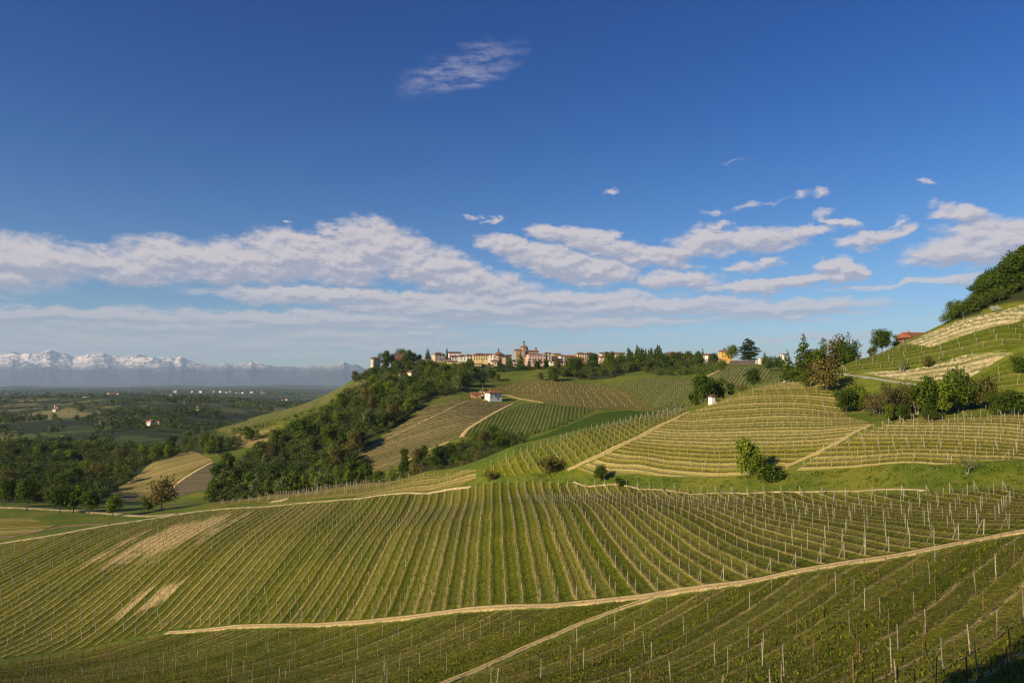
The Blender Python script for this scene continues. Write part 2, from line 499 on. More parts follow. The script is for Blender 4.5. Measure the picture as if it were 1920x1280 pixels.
def boxes(C, S, rz=None, lean=None):
    """many boxes: centres of the base C (n,3), sizes S (n,3), turn rz (n), lean (n,2) top offset"""
    C = np.asarray(C, float); S = np.asarray(S, float)
    n = len(C)
    u = np.array([[-.5, -.5, 0], [.5, -.5, 0], [.5, .5, 0], [-.5, .5, 0], [-.5, -.5, 1], [.5, -.5, 1], [.5, .5, 1], [-.5, .5, 1]])
    L = u[None] * S[:, None]
    if rz is not None:
        c, s = np.cos(rz)[:, None], np.sin(rz)[:, None]
        L = np.stack([L[..., 0] * c - L[..., 1] * s, L[..., 0] * s + L[..., 1] * c, L[..., 2]], 2)
    if lean is not None:
        L[:, 4:, :2] += np.asarray(lean)[:, None]
    V = (L + C[:, None]).reshape(-1, 3)
    f = np.array([[0, 3, 2, 1], [4, 5, 6, 7], [0, 1, 5, 4], [1, 2, 6, 5], [2, 3, 7, 6], [3, 0, 4, 7]])
    F = (f[None] + (np.arange(n) * 8)[:, None, None]).reshape(-1, 4)
    return V, F


def prism(A, B, w):
    """a bar of square section w from point A to point B (arrays (n,3))"""
    A = np.asarray(A, float); B = np.asarray(B, float)
    d = B - A
    d = d / (np.linalg.norm(d, axis=1)[:, None] + 1e-9)
    up = np.where(np.abs(d[:, 2:3]) > .9, np.array([[1., 0, 0]]), np.array([[0, 0, 1.]]))
    s = np.cross(d, up); s /= np.linalg.norm(s, axis=1)[:, None]
    t = np.cross(s, d)
    w = np.broadcast_to(np.asarray(w, float), (len(A),))[:, None] / 2
    V = np.stack([A - s * w - t * w, A + s * w - t * w, A + s * w + t * w, A - s * w + t * w,
                  B - s * w - t * w, B + s * w - t * w, B + s * w + t * w, B - s * w + t * w], 1).reshape(-1, 3)
    f = np.array([[0, 3, 2, 1], [4, 5, 6, 7], [0, 1, 5, 4], [1, 2, 6, 5], [2, 3, 7, 6], [3, 0, 4, 7]])
    F = (f[None] + (np.arange(len(A)) * 8)[:, None, None]).reshape(-1, 4)
    return V, F


class Acc:
    """collects pieces into one mesh"""
    def __init__(self):
        self.V, self.F3, self.F4, self.n, self.m3, self.m4 = [], [], [], 0, [], []

    def add(self, V, F, m=0):
        F = np.asarray(F, np.int32)
        if len(F) == 0:
            return
        (self.F3 if F.shape[1] == 3 else self.F4).append(F + self.n)
        (self.m3 if F.shape[1] == 3 else self.m4).append(np.full(len(F), m))
        self.V.append(np.asarray(V, float)); self.n += len(V)

    def mesh(self, name, mats, smooth_=False):
        F, M = [], []
        for f, m in ((self.F3, self.m3), (self.F4, self.m4)):
            if f:
                F.append(np.concatenate(f)); M.append(np.concatenate(m))
        if not isinstance(mats, (list, tuple)):
            mats = [mats]
        return np_mesh(name, np.concatenate(self.V), F, mats=mats, fmat=np.concatenate(M), smooth_=smooth_)


# ------------------------------------------------------------------ materials
def material(name):
    m = bpy.data.materials.new(name)
    m.use_nodes = True
    t = m.node_tree
    b = t.nodes['Principled BSDF']
    b.inputs['Roughness'].default_value = 0.9
    b.inputs['Specular IOR Level'].default_value = 0.15
    return m, t, b


def world_pos(t):
    return nd(t, 'ShaderNodeNewGeometry').outputs[0]


def ramp(t, f, stops):
    n = nd(t, 'ShaderNodeValToRGB')
    setin(t, n, 0, f)
    e = n.color_ramp.elements
    while len(e) < len(stops):
        e.new(0.5)
    for i, (p, c) in enumerate(stops):
        e[i].position = p; e[i].color = (*c, 1)
    return n.outputs[0]


def bump(t, b, h, dist, strength=1.0):
    n = nd(t, 'ShaderNodeBump')
    n.inputs['Strength'].default_value = strength
    n.inputs['Distance'].default_value = dist
    setin(t, n, 'Height', h)
    t.links.new(n.outputs[0], b.inputs['Normal'])


def plain_mat(name, col, var=0.15, scale=1.5, rough=0.85, obj_var=0.0):
    m, t, b = material(name)
    f = noise(t, nd(t, 'ShaderNodeTexCoord').outputs['Object'], scale, 5, .6)
    lo = tuple(c * (1 - var * 1.6) for c in col); hi = tuple(min(1, c * (1 + var)) for c in col)
    c = mixc(t, smooth(t, f, .3, .7), lo, hi)
    if obj_var:
        r = nd(t, 'ShaderNodeObjectInfo').outputs['Random']
        c = mixc(t, 1.0, c, mixc(t, r, (1 - obj_var,) * 3, (1 + obj_var * .5,) * 3), 'MULTIPLY')
    t.links.new(c, b.inputs['Base Color'])
    b.inputs['Roughness'].default_value = rough
    return m


# ------------------------------------------------------------------ ground sheet
def make_ground():
    m, t, b = material('ground_cover')
    P = world_pos(t)
    n1 = noise(t, P, 0.05, 5, .6)
    n2 = noise(t, P, 0.9, 5, .65)
    n3 = noise(t, P, 0.006, 6, .55)
    n4 = noise(t, P, 0.022, 3, .6)
    near = mixc(t, smooth(t, n1, .35, .65), (.08, .125, .009), (.17, .175, .018))
    near = mixc(t, smooth(t, n2, .45, .75, 0, .6), near, (.045, .075, .008))
    n5 = noise(t, P, .28, 5, .7)
    near = mixc(t, smooth(t, n5, .54, .70, 0, .65), near, (.20, .165, .055))
    near = mixc(t, smooth(t, n5, .46, .30, 0, .7), near, (.035, .06, .008))
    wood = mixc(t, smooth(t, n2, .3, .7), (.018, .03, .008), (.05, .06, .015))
    attr = nd(t, 'ShaderNodeAttribute', attribute_name='cover')
    sp = nd(t, 'ShaderNodeSeparateColor')
    t.links.new(attr.outputs[0], sp.inputs[0])
    # the plain: woods, meadows and ploughed land in patches
    vor = nd(t, 'ShaderNodeTexVoronoi')
    t.links.new(P, vor.inputs['Vector']); vor.inputs['Scale'].default_value = 0.0045
    pr = nd(t, 'ShaderNodeSeparateColor'); t.links.new(vor.outputs['Color'], pr.inputs[0])
    field = ramp(t, pr.outputs[0], [(0.0, (.045, .075, .014)), (.35, (.085, .12, .02)), (.6, (.15, .15, .04)), (.8, (.22, .18, .075)), (1.0, (.055, .08, .018))])
    farm = mixc(t, smooth(t, mth(t, 'ADD', n3, mth(t, 'MULTIPLY', mth(t, 'SUBTRACT', n4, .5), .5)), .40, .5), field, mixc(t, n4, (.015, .026, .008), (.045, .06, .016)))
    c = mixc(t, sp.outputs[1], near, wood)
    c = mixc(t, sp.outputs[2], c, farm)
    t.links.new(c, b.inputs['Base Color'])
    bump(t, b, mth(t, 'ADD', n2, noise(t, P, 4.0, 4, .6)), 0.12, 0.5)
    az = np.radians(np.concatenate([np.arange(-180, -60, 4), np.arange(-60, -40, 1.0), np.arange(-40, 40, 0.14), np.arange(40, 60, 1.0), np.arange(60, 180.1, 4)]))
    rr = np.concatenate([[0.4, 1, 2, 4, 6, 8, 11, 14, 18, 22, 26], np.exp(np.linspace(math.log(29), math.log(900), 230)), np.exp(np.linspace(math.log(920), math.log(32000), 170))])
    A, Rr = np.meshgrid(az, rr)
    X, Y = Rr * np.sin(A), Rr * np.cos(A)
    Z = ground(X, Y)
    nr, na = X.shape
    Zs = Z.copy()
    for f in FIELDS.values():          # the soil sheet passes under the fields that lie on it
        P_ = np.array(f['poly']); c_ = P_.mean(0)
        rr_ = np.hypot(*c_)
        k_ = inside(f['poly'], X, Y)
        for ox in (-1, 0, 1):
            for oy in (-1, 0, 1):
                q_ = .35 + rr_ * .011
                k_ &= inside(f['poly'], X + ox * q_, Y + oy * q_)
        Zs[k_] -= .3 + Rr[k_] * .002
    Z = Zs
    i = np.arange(nr * na).reshape(nr, na)
    F = np.stack([i[:-1, :-1], i[:-1, 1:], i[1:, 1:], i[1:, :-1]], -1).reshape(-1, 4)[:, ::-1]
    px, py = to_px(X, np.maximum(Y, 1), Z)
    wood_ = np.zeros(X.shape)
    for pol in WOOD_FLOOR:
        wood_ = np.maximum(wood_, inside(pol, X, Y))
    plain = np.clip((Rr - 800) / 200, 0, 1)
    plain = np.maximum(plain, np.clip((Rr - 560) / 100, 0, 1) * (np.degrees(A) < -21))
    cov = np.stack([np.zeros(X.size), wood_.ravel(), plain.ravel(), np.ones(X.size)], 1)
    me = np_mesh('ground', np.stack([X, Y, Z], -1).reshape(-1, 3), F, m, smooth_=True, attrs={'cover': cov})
    return obj('ground', me, kind='structure')


def inside(poly, X, Y):
    """even-odd test, arrays"""
    poly = np.asarray(poly, float)
    res = np.zeros(np.shape(X), bool)
    x1, y1 = poly[-1]
    for x2, y2 in poly:
        if y1 != y2:
            k = ((y1 > Y) != (y2 > Y)) & (X < (x2 - x1) * (Y - y1) / (y2 - y1) + x1)
            res ^= k
        x1, y1 = x2, y2
    return res


def XY(lst):
    """photo column + distance pairs to world polygon"""
    return [at(*p) for p in lst]


WOOD_AREAS = {
    'big': XY([(395, 335), (450, 322), (560, 318), (660, 320), (705, 340), (690, 372), (668, 405), (672, 430), (720, 452), (765, 476), (800, 510), (850, 535), (878, 560), (890, 600), (905, 640), (880, 690), (800, 670), (735, 655), (690, 640), (640, 610), (600, 570), (545, 530), (520, 500), (455, 465), (420, 430), (405, 380)]),
    'valley': XY([(-120, 315), (60, 318), (185, 330), (200, 385), (262, 445), (325, 500), (352, 530), (330, 600), (240, 660), (100, 760), (-120, 760)]),
    'copse': XY([(352, 500), (420, 480), (460, 500), (520, 520), (520, 540), (470, 530), (420, 545), (380, 600), (345, 600), (335, 540)]),
    'gully': XY([(680, 300), (760, 292), (880, 300), (960, 330), (1000, 350), (985, 385), (950, 400), (905, 402), (862, 398), (835, 385), (780, 372), (715, 366), (690, 350)]),
    'castle': XY([(662, 700), (690, 650), (735, 672), (800, 690), (830, 720), (800, 745), (760, 770), (715, 775), (690, 770), (665, 730)]),
    'town_slope': XY([(845, 712), (1000, 690), (1010, 715), (1030, 728), (960, 742), (850, 738)]),
    'town_wood': XY([(1028, 640), (1060, 622), (1110, 610), (1165, 612), (1190, 640), (1240, 640), (1345, 610), (1350, 640), (1300, 690), (1200, 720), (1120, 715), (1090, 690), (1035, 655)]),
    'road_wood': XY([(1470, 265), (1555, 252), (1615, 262), (1600, 330), (1540, 345), (1480, 330)]),
    'road_bank': XY([(1560, 212), (1600, 206), (1700, 186), (1760, 180), (1830, 176), (1850, 186), (1830, 194), (1700, 203), (1620, 214), (1570, 225)]),
    'hill_wood': XY([(1775, 236), (1840, 230), (1935, 226), (2050, 232), (2100, 330), (1935, 345), (1840, 300), (1775, 262)]),
}
WOOD_FLOOR = list(WOOD_AREAS.values())

# ------------------------------------------------------------------ sheets on the ground
def lift(X, Y, layer=1):
    r = np.hypot(X, Y)
    return 0.03 + 0.0003 * r + (layer - 1) * (0.03 + 0.0004 * r)


def dense(poly, step):
    out = []
    for (x1, y1), (x2, y2) in zip(poly, poly[1:] + poly[:1]):
        n = max(1, int(math.hypot(x2 - x1, y2 - y1) / step))
        for i in range(n):
            out.append((x1 + (x2 - x1) * i / n, y1 + (y2 - y1) * i / n))
    return out


def sheet(name, poly, mat, origin=(0, 0), d=(0, 1), spacing=2.5, step=None, layer=1, wob=0.0, **kw):
    """a field: polygon of world points filled with a fine triangle mesh laid on the terrain; UV u = rows across, v = metres along"""
    P = np.array(poly)
    dist = np.hypot(*P.mean(0))
    step = step or max(1.6, dist * 0.012)
    edge = dense(poly, step)
    if wob:
        E = np.array(edge)
        E = E + np.stack([fbm(E[:, 0] / 3, E[:, 1] / 3, 3, 31), fbm(E[:, 0] / 3, E[:, 1] / 3, 3, 57)], 1) * wob * 2
        edge = [tuple(e) for e in E]
    x0, y0 = P.min(0); x1, y1 = P.max(0)
    gx, gy = np.meshgrid(np.arange(x0, x1, step), np.arange(y0, y1, step))
    gx = gx + (np.arange(gx.shape[0]) % 2)[:, None] * step * .5
    k = inside(edge, gx, gy)
    E = np.array(edge)
    pts = np.stack([gx[k], gy[k]], 1)
    if len(pts):
        keep = np.ones(len(pts), bool)
        for i in range(0, len(pts), 4000):
            keep[i:i + 4000] = (((pts[i:i + 4000, None] - E[None]) ** 2).sum(2).min(1) > (step * .45) ** 2)
        pts = pts[keep]
    allp = [Vector(p) for p in edge] + [Vector(p) for p in pts.tolist()]
    ne = len(edge)
    vs, _, fs, *_r = delaunay_2d_cdt(allp, [(i, (i + 1) % ne) for i in range(ne)], [list(range(ne))], 1, 1e-5)
    V2 = np.array([(v.x, v.y) for v in vs])
    F = np.array([f for f in fs if len(f) == 3], np.int32)
    a, b_, c = V2[F[:, 0]], V2[F[:, 1]], V2[F[:, 2]]
    cr = (b_[:, 0] - a[:, 0]) * (c[:, 1] - a[:, 1]) - (b_[:, 1] - a[:, 1]) * (c[:, 0] - a[:, 0])
    F[cr < 0] = F[cr < 0][:, ::-1]
    Z = ground(V2[:, 0], V2[:, 1]) + lift(V2[:, 0], V2[:, 1], layer)
    dx, dy = d
    n = (dy, -dx)
    u = ((V2[:, 0] - origin[0]) * n[0] + (V2[:, 1] - origin[1]) * n[1]) / spacing
    v = (V2[:, 0] - origin[0]) * dx + (V2[:, 1] - origin[1]) * dy
    me = np_mesh(name, np.column_stack([V2, Z]), F, mat, uv=np.stack([u, v], 1), smooth_=True)
    return obj(name, me, kind='structure', **kw)


def strip(name, pts, width, mat, layer=2, sub=1.2, **kw):
    """a track: a ribbon along world points"""
    P = np.array(pts, float)
    seg = np.hypot(*np.diff(P, axis=0).T)
    s = np.concatenate([[0], np.cumsum(seg)])
    t = np.arange(0, s[-1], max(sub, np.hypot(*P.mean(0)) * .008))
    # smooth the polyline a little
    x, y = np.interp(t, s, P[:, 0]), np.interp(t, s, P[:, 1])
    kx = np.ones(5) / 5
    if len(t) > 12:
        x[2:-2], y[2:-2] = np.convolve(x, kx, 'valid'), np.convolve(y, kx, 'valid')
    w = np.interp(t, s, np.broadcast_to(np.asarray(width, float), (len(P),)))
    dx, dy = np.gradient(x), np.gradient(y)
    L = np.hypot(dx, dy) + 1e-9
    nx, ny = -dy / L, dx / L
    cols = 9
    V, UV = [], []
    for k in range(cols):
        f = k / (cols - 1) - .5
        ww = w * 1.3 * ((1 + .5 * fbm(t / 2.5, t * 0 + k * 9, 3, 5)) if k in (0, cols - 1) else 1.0)
        X, Y = x + nx * f * ww, y + ny * f * ww
        edge_ = k in (0, cols - 1)
        V.append(np.column_stack([X, Y, ground(X, Y) + (-.22 if edge_ else lift(X, Y, layer))]))
        UV.append(np.column_stack([np.full(len(t), f + .5), t]))
    V = np.stack(V, 1); UV = np.stack(UV, 1)
    i = np.arange(len(t) * cols).reshape(len(t), cols)
    F = np.stack([i[:-1, :-1], i[1:, :-1], i[1:, 1:], i[:-1, 1:]], -1).reshape(-1, 4)[:, ::-1]
    me = np_mesh(name, V.reshape(-1, 3), F, mat, uv=UV.reshape(-1, 2), smooth_=True)
    return obj(name, me, kind='structure', **kw)


def field_mat(name, ga, gb, straw, w=0.22, amt=0.7, alley=0.25, bare=0.15, bare_col=None, ruts=0.5, bs=0.05, uneven=0.6, bumps=0.25, flowers=0.0, tall=0.5, patches=(), dots=0.0):
    """grass alleys between vine rows with a strip of dry straw or hoed soil under the vines"""
    m, t, b = material(name)
    uv = nd(t, 'ShaderNodeUVMap', uv_map='rows').outputs[0]
    s = nd(t, 'ShaderNodeSeparateXYZ'); t.links.new(uv, s.inputs[0])
    P = world_pos(t)
    wob = noise(t, P, 0.35, 3, .6)
    u = mth(t, 'ADD', s.outputs[0], mth(t, 'ADD', mth(t, 'MULTIPLY', mth(t, 'SUBTRACT', wob, .5), 0.26), mth(t, 'MULTIPLY', mth(t, 'SUBTRACT', noise(t, P, .06, 2, .5), .5), .35)))
    row = mth(t, 'FLOOR', mth(t, 'ADD', u, .5))
    q = mth(t, 'MULTIPLY', mth(t, 'ABSOLUTE', mth(t, 'SUBTRACT', mth(t, 'SUBTRACT', u, row), 0.0)), 2.0)   # 0 under the vines, 1 mid alley
    wn = nd(t, 'ShaderNodeTexWhiteNoise', noise_dimensions='1D'); t.links.new(row, wn.inputs['W'])
    wn2 = nd(t, 'ShaderNodeTexWhiteNoise', noise_dimensions='1D'); t.links.new(mth(t, 'FLOOR', u), wn2.inputs['W'])
    n_hi = noise(t, P, 2.2, 6, .7)
    n_md = noise(t, P, 0.45, 5, .65)
    n_lo = noise(t, P, bs, 4, .6)
    n_vl = noise(t, P, 0.012, 3, .55)
    g = mixc(t, smooth(t, mth(t, 'ADD', n_md, mth(t, 'MULTIPLY', mth(t, 'SUBTRACT', n_lo, .5), .8)), .32, .68), ga, gb)
    g = mixc(t, mth(t, 'MULTIPLY', smooth(t, n_hi, .42, .62), .55), g, tuple(c * .45 for c in ga))
    g = mixc(t, mth(t, 'MULTIPLY', smooth(t, n_hi, .6, .44), .25), g, tuple(min(1, c * 1.7) for c in gb))
    # every alley was mown or worked at another time
    g = mixc(t, mth(t, 'MULTIPLY', wn2.outputs[0], alley), g, straw)
    g = mixc(t, mth(t, 'MULTIPLY', smooth(t, mth(t, 'FRACT', mth(t, 'MULTIPLY', wn2.outputs[0], 7.3)), .5, 1.0), tall * .6), g, tuple(c * .55 for c in ga))
    # wheel ruts
    rut = mth(t, 'MULTIPLY', smooth(t, mth(t, 'ABSOLUTE', mth(t, 'SUBTRACT', q, .58)), .16, .04), smooth(t, n_md, .35, .65))
    g = mixc(t, mth(t, 'MULTIPLY', rut, ruts), g, (.038, .034, .012))
    # strip under the vines
    edge = mth(t, 'ADD', q, mth(t, 'MULTIPLY', mth(t, 'SUBTRACT', n_hi, .5), .55))
    st = smooth(t, edge, w + .12, w - .08)
    lev = mth(t, 'ADD', mth(t, 'MULTIPLY', wn.outputs[0], uneven), 1.0 - uneven)
    lev = mth(t, 'MULTIPLY', lev, smooth(t, n_md, .22, .5))
    sc = mixc(t, smooth(t, n_hi, .35, .65), tuple(c * .5 for c in straw), tuple(min(1, c * 1.15) for c in straw))
    g = mixc(t, mth(t, 'MULTIPLY', mth(t, 'MULTIPLY', st, lev), amt), g, sc)
    # worn slopes where the pale marl shows through, drawn out along the rows
    sv = nd(t, 'ShaderNodeCombineXYZ')
    t.links.new(mth(t, 'MULTIPLY', s.outputs[0], 0.45), sv.inputs[0]); t.links.new(mth(t, 'MULTIPLY', s.outputs[1], 0.035), sv.inputs[1])
    ns = noise(t, sv.outputs[0], 1.0, 5, .65)
    bm = smooth(t, mth(t, 'ADD', mth(t, 'MULTIPLY', ns, .6), mth(t, 'MULTIPLY', n_vl, .5)), 1.0 - bare * 0.9, 1.12 - bare * 0.9)
    if dots:
        bm = mth(t, 'MULTIPLY', bm, smooth(t, mth(t, 'ADD', mth(t, 'MULTIPLY', noise(t, P, .9, 4, .7), .7), mth(t, 'MULTIPLY', n_md, .4)), .50, .60, 1.0 - dots, 1.0))
    bc = bare_col or straw
    bcol = mixc(t, smooth(t, n_hi, .35, .62), tuple(c * .6 for c in bc), tuple(min(1, c * 1.1) for c in bc))
    g = mixc(t, mth(t, 'MULTIPLY', bm, .85), g, bcol)
    for (cx, cy), (ex, ey), hw in patches:        # washed out soil on the brow of the slope
        m_ = nd(t, 'ShaderNodeMapping', vector_type='TEXTURE')
        t.links.new(P, m_.inputs[0])
        L_ = math.hypot(ex - cx, ey - cy)
        m_.inputs[1].default_value = ((cx + ex) / 2, (cy + ey) / 2, 0)
        m_.inputs[2].default_value = (0, 0, math.atan2(ey - cy, ex - cx))
        m_.inputs[3].default_value = (L_ * .62, hw, 10000)
        g_n = nd(t, 'ShaderNodeTexGradient', gradient_type='SPHERICAL')
        t.links.new(m_.outputs[0], g_n.inputs[0])
        pk = smooth(t, mth(t, 'ADD', mth(t, 'MULTIPLY', g_n.outputs[1], .9), mth(t, 'ADD', mth(t, 'MULTIPLY', mth(t, 'SUBTRACT', ns, .5), 1.3), mth(t, 'ADD', mth(t, 'MULTIPLY', mth(t, 'SUBTRACT', n_md, .5), .6), mth(t, 'MULTIPLY', mth(t, 'SUBTRACT', wn2.outputs[0], .5), .55)))), .24, .62)
        pk = mth(t, 'MULTIPLY', mth(t, 'MULTIPLY', pk, smooth(t, g_n.outputs[1], 0.0, .12)), smooth(t, mth(t, 'ADD', wn2.outputs[0], mth(t, 'MULTIPLY', n_hi, .5)), .35, .75))
        g = mixc(t, mth(t, 'MULTIPLY', pk, .9), g, bcol)
    if flowers:
        fl = mth(t, 'MULTIPLY', smooth(t, noise(t, P, 3.5, 3, .8), .60, .66), smooth(t, noise(t, P, .06, 3, .5, 0), .46, .62))
        g = mixc(t, mth(t, 'MULTIPLY', fl, flowers), g, (.42, .33, .01))
    t.links.new(g, b.inputs['Base Color'])
    h = mth(t, 'ADD', mth(t, 'MULTIPLY', n_hi, .8), mth(t, 'ADD', mth(t, 'MULTIPLY', n_md, 1.2), mth(t, 'MULTIPLY', mth(t, 'COSINE', mth(t, 'MULTIPLY', q, 3.14159)), .35)))
    bump(t, b, h, bumps, 0.9)
    b.inputs['Roughness'].default_value = 1.0
    b.inputs['Specular IOR Level'].default_value = 0.05
    return m


def track_mat(name, col, grass=(.10, .12, .025), mid=0.6):
    m, t, b = material(name)
    uv = nd(t, 'ShaderNodeUVMap', uv_map='rows').outputs[0]
    s = nd(t, 'ShaderNodeSeparateXYZ'); t.links.new(uv, s.inputs[0])
    P = world_pos(t)
    n1 = noise(t, P, 3.0, 6, .7); n2 = noise(t, P, .5, 4, .6)
    c = mixc(t, smooth(t, n1, .3, .65), tuple(x * .55 for x in col), tuple(min(1, x * 1.15) for x in col))
    c = mixc(t, smooth(t, n2, .35, .7, 0, .5), c, tuple(x * .6 for x in col))
    q = mth(t, 'ABSOLUTE', mth(t, 'SUBTRACT', s.outputs[0], .5))
    e = mth(t, 'ADD', q, mth(t, 'MULTIPLY', mth(t, 'SUBTRACT', n2, .5), .35))
    e = mth(t, 'ADD', e, mth(t, 'MULTIPLY', mth(t, 'SUBTRACT', n1, .5), .22))
    gg = mixc(t, smooth(t, n1, .35, .65), tuple(x * .6 for x in grass), tuple(x * 1.4 for x in grass))
    c = mixc(t, smooth(t, e, .33, .41), c, gg)
    c = mixc(t, mth(t, 'MULTIPLY', smooth(t, e, .11, .03), mid), c, grass)
    t.links.new(c, b.inputs['Base Color'])
    bump(t, b, n1, .12, .8)
    return m


def hit0(*p):
    return hit(*p)


STRAW = (.58, .43, .18)
PATCHES = [(hit0(205, 1068, 196), hit0(430, 962, 264), 20.0), (hit0(225, 1160, 150), hit0(372, 1072, 182), 8.5)]
SOIL = (.30, .22, .12)
M_MAIN = field_mat('vineyard_grass', (0.057, 0.088, 0.0049), (0.130, 0.140, 0.0086), (.56, .44, .14), w=.15, amt=.85, alley=.16, bare=.08, bare_col=(.56, .42, .18), ruts=.85, flowers=.4, tall=.8, patches=PATCHES)
M_FORE = field_mat('weedy_vineyard', (0.062, 0.093, 0.0062), (0.144, 0.144, 0.0110), (.56, .43, .17), w=.15, amt=.85, alley=.10, bare=.06, ruts=.4, uneven=1.0, flowers=.6, tall=.8, bumps=.5)
M_GOLD = field_mat('golden_vineyard', (0.108, 0.132, 0.0092), (0.220, 0.196, 0.0168), (.62, .51, .20), w=.30, amt=.85, alley=.45, bare=.24, bare_col=(.62, .50, .21), ruts=.5, uneven=.6, bumps=.6, dots=.5)
M_CREST = field_mat('flowering_vineyard', (0.065, 0.098, 0.0055), (0.142, 0.154, 0.0083), (.46, .38, .13), w=.14, amt=.6, alley=.1, bare=.04, flowers=1.0, ruts=.3)
M_STRIP = field_mat('dry_vineyard', (0.090, 0.111, 0.0092), (0.167, 0.154, 0.0168), (.55, .42, .17), w=.25, amt=.8, alley=.4, bare=.2, ruts=.5)
M_BROWN = field_mat('hoed_vineyard', (0.036, 0.053, 0.0119), (0.062, 0.077, 0.0187), (.50, .36, .17), w=.40, amt=.95, alley=.1, bare=.06, ruts=0, uneven=.45)
M_MIDG = field_mat('green_vineyard', (0.040, 0.075, 0.0085), (0.070, 0.103, 0.0119), (.25, .23, .065), w=.3, amt=.85, alley=.05, bare=.0, ruts=0, uneven=.3)
M_DARK = field_mat('meadow_vineyard', (0.036, 0.075, 0.0076), (0.058, 0.099, 0.0102), (.11, .14, .025), w=.3, amt=.6, alley=.05, bare=0, ruts=0)
M_BIGA = field_mat('faded_vineyard', (0.077, 0.086, 0.0124), (0.127, 0.115, 0.0206), (.28, .22, .075), w=.3, amt=.75, alley=.3, bare=.06, ruts=0, uneven=.3)
M_BIGB = field_mat('striped_vineyard', (0.052, 0.084, 0.0102), (0.090, 0.116, 0.0170), (.30, .27, .09), w=.3, amt=.9, alley=.1, bare=0, ruts=0, uneven=.25)
M_RIDGE = field_mat('ridge_vineyard', (0.076, 0.106, 0.0170), (0.125, 0.142, 0.0272), (.28, .24, .08), w=.3, amt=.8, alley=.2, bare=.05, ruts=0)
M_TAN = field_mat('stubble_field', (0.096, 0.110, 0.0170), (0.172, 0.155, 0.0425), (.56, .41, .17), w=.42, amt=.95, alley=.4, bare=.2, ruts=0)
M_GREY = field_mat('young_vineyard', (0.080, 0.075, 0.0425), (0.109, 0.099, 0.0595), (.25, .20, .12), w=.35, amt=.8, alley=.2, bare=0, ruts=0)
M_HILLG = field_mat('steep_vineyard', (0.045, 0.075, 0.0063), (0.104, 0.124, 0.0108), (.46, .38, .14), w=.15, amt=.5, alley=.1, bare=.10, flowers=.7, ruts=.3, uneven=.9)
M_HILLP = field_mat('eroded_vineyard', (0.088, 0.123, 0.0102), (0.164, 0.176, 0.0255), (.70, .56, .30), w=.3, amt=.6, alley=.5, bare=.6, bare_col=(.70, .58, .35), ruts=.3, uneven=.9, bumps=.7, dots=.85)

FIELDS = {}


def hits(l):
    return [hit(*p) for p in l]


def field(key, poly, line, mat, spacing=2.5, raw=(), **kw):
    pts = [p if len(p) == 2 else hit(*p) for p in poly]
    a, b_ = hit(*line[0]), hit(*line[1])
    L = math.hypot(b_[0] - a[0], b_[1] - a[1])
    d = ((b_[0] - a[0]) / L, (b_[1] - a[1]) / L)
    sheet('vineyard_ground', pts, mat, a, d, spacing, **kw)
    FIELDS[key] = dict(poly=pts, o=a, d=d, sp=spacing)


M_BANK = None
field('main', [(-240, 1252, 138), (-60, 1240, 141), (100, 1222, 143), (200, 1205, 145), (310, 1180, 147), (420, 1171, 139), (580, 1166, 127), (700, 1159, 119), (800, 1147, 113), (960, 1132, 103), (1100, 1123, 97), (1260, 1107, 90), (1400, 1086, 86), (1540, 1059, 82.5), (1640, 1042, 80.5), (1780, 1016, 78), (2000, 978, 76),
               (2000, 922, 112), (1700, 926, 130), (1640, 926, 136), (1500, 925, 152), (1300, 924, 176), (1200, 914, 190), (1120, 907, 203), (1040, 906, 209), (880, 915, 221), (700, 933, 241), (540, 948, 258), (400, 959, 266), (330, 968, 266), (200, 990, 250), (0, 1023, 231), (-60, 1034, 228), (-240, 1052, 220)],
      ((1011, 1119, 101), (968, 911, 212)), M_MAIN, 2.5, step=1.8)
field('fore_a', [(-240, 1264, 135), (-60, 1252, 138.5), (100, 1231, 141), (200, 1212, 143), (310, 1190, 145), (420, 1184, 136.5), (580, 1178, 124.5), (700, 1172, 117), (800, 1160, 111), (960, 1146, 101), (1100, 1136, 95), (1225, 1121, 90), (1170, 1138, 86), (1000, 1203, 77.5), (826, 1278, 70), at(735, 60), at(600, 62), at(0, 84), at(-260, 108)],
      ((830, 1280, 70), (1200, 1130, 88)), M_FORE, 2.6, step=1.2)
field('fore_b', [(1285, 1117, 88.5), (1400, 1099, 85), (1540, 1073, 81.3), (1700, 1046, 78.3), (1800, 1027, 76.5), (2000, 995, 74.5), at(2100, 60), at(2150, 20), at(1500, 22), at(1000, 40), at(800, 60), (860, 1282, 69.5), (1010, 1210, 76.5), (1180, 1142, 85.5)],
      ((850, 1280, 70), (1220, 1130, 87)), M_FORE, 2.6, step=1.0)
field('gold', [(1078, 880, 211), (1180, 890, 199), (1300, 894, 185), (1400, 892, 174), (1478, 882, 167.5), (1482, 868, 170), (1560, 836, 173), (1636, 794, 184), (1590, 782, 203), (1570, 745, 222), (1535, 716, 238), (1455, 717, 250), (1400, 734, 247), (1335, 757, 245), (1298, 772, 243), (1240, 800, 232), (1170, 836, 222), (1115, 864, 214)],
      ((1150, 850, 216), (1500, 868, 171)), M_GOLD, 2.6)
field('gold_right', [(1490, 884, 166), (1560, 880, 158), (1640, 874, 149), (1760, 872, 138.5), (2000, 872, 121), (2000, 781, 150), (1800, 784, 166), (1720, 785, 176), (1662, 797, 178), (1600, 822, 172), (1540, 848, 168)],
      ((1600, 855, 160), (1900, 855, 132)), M_GOLD, 2.6)
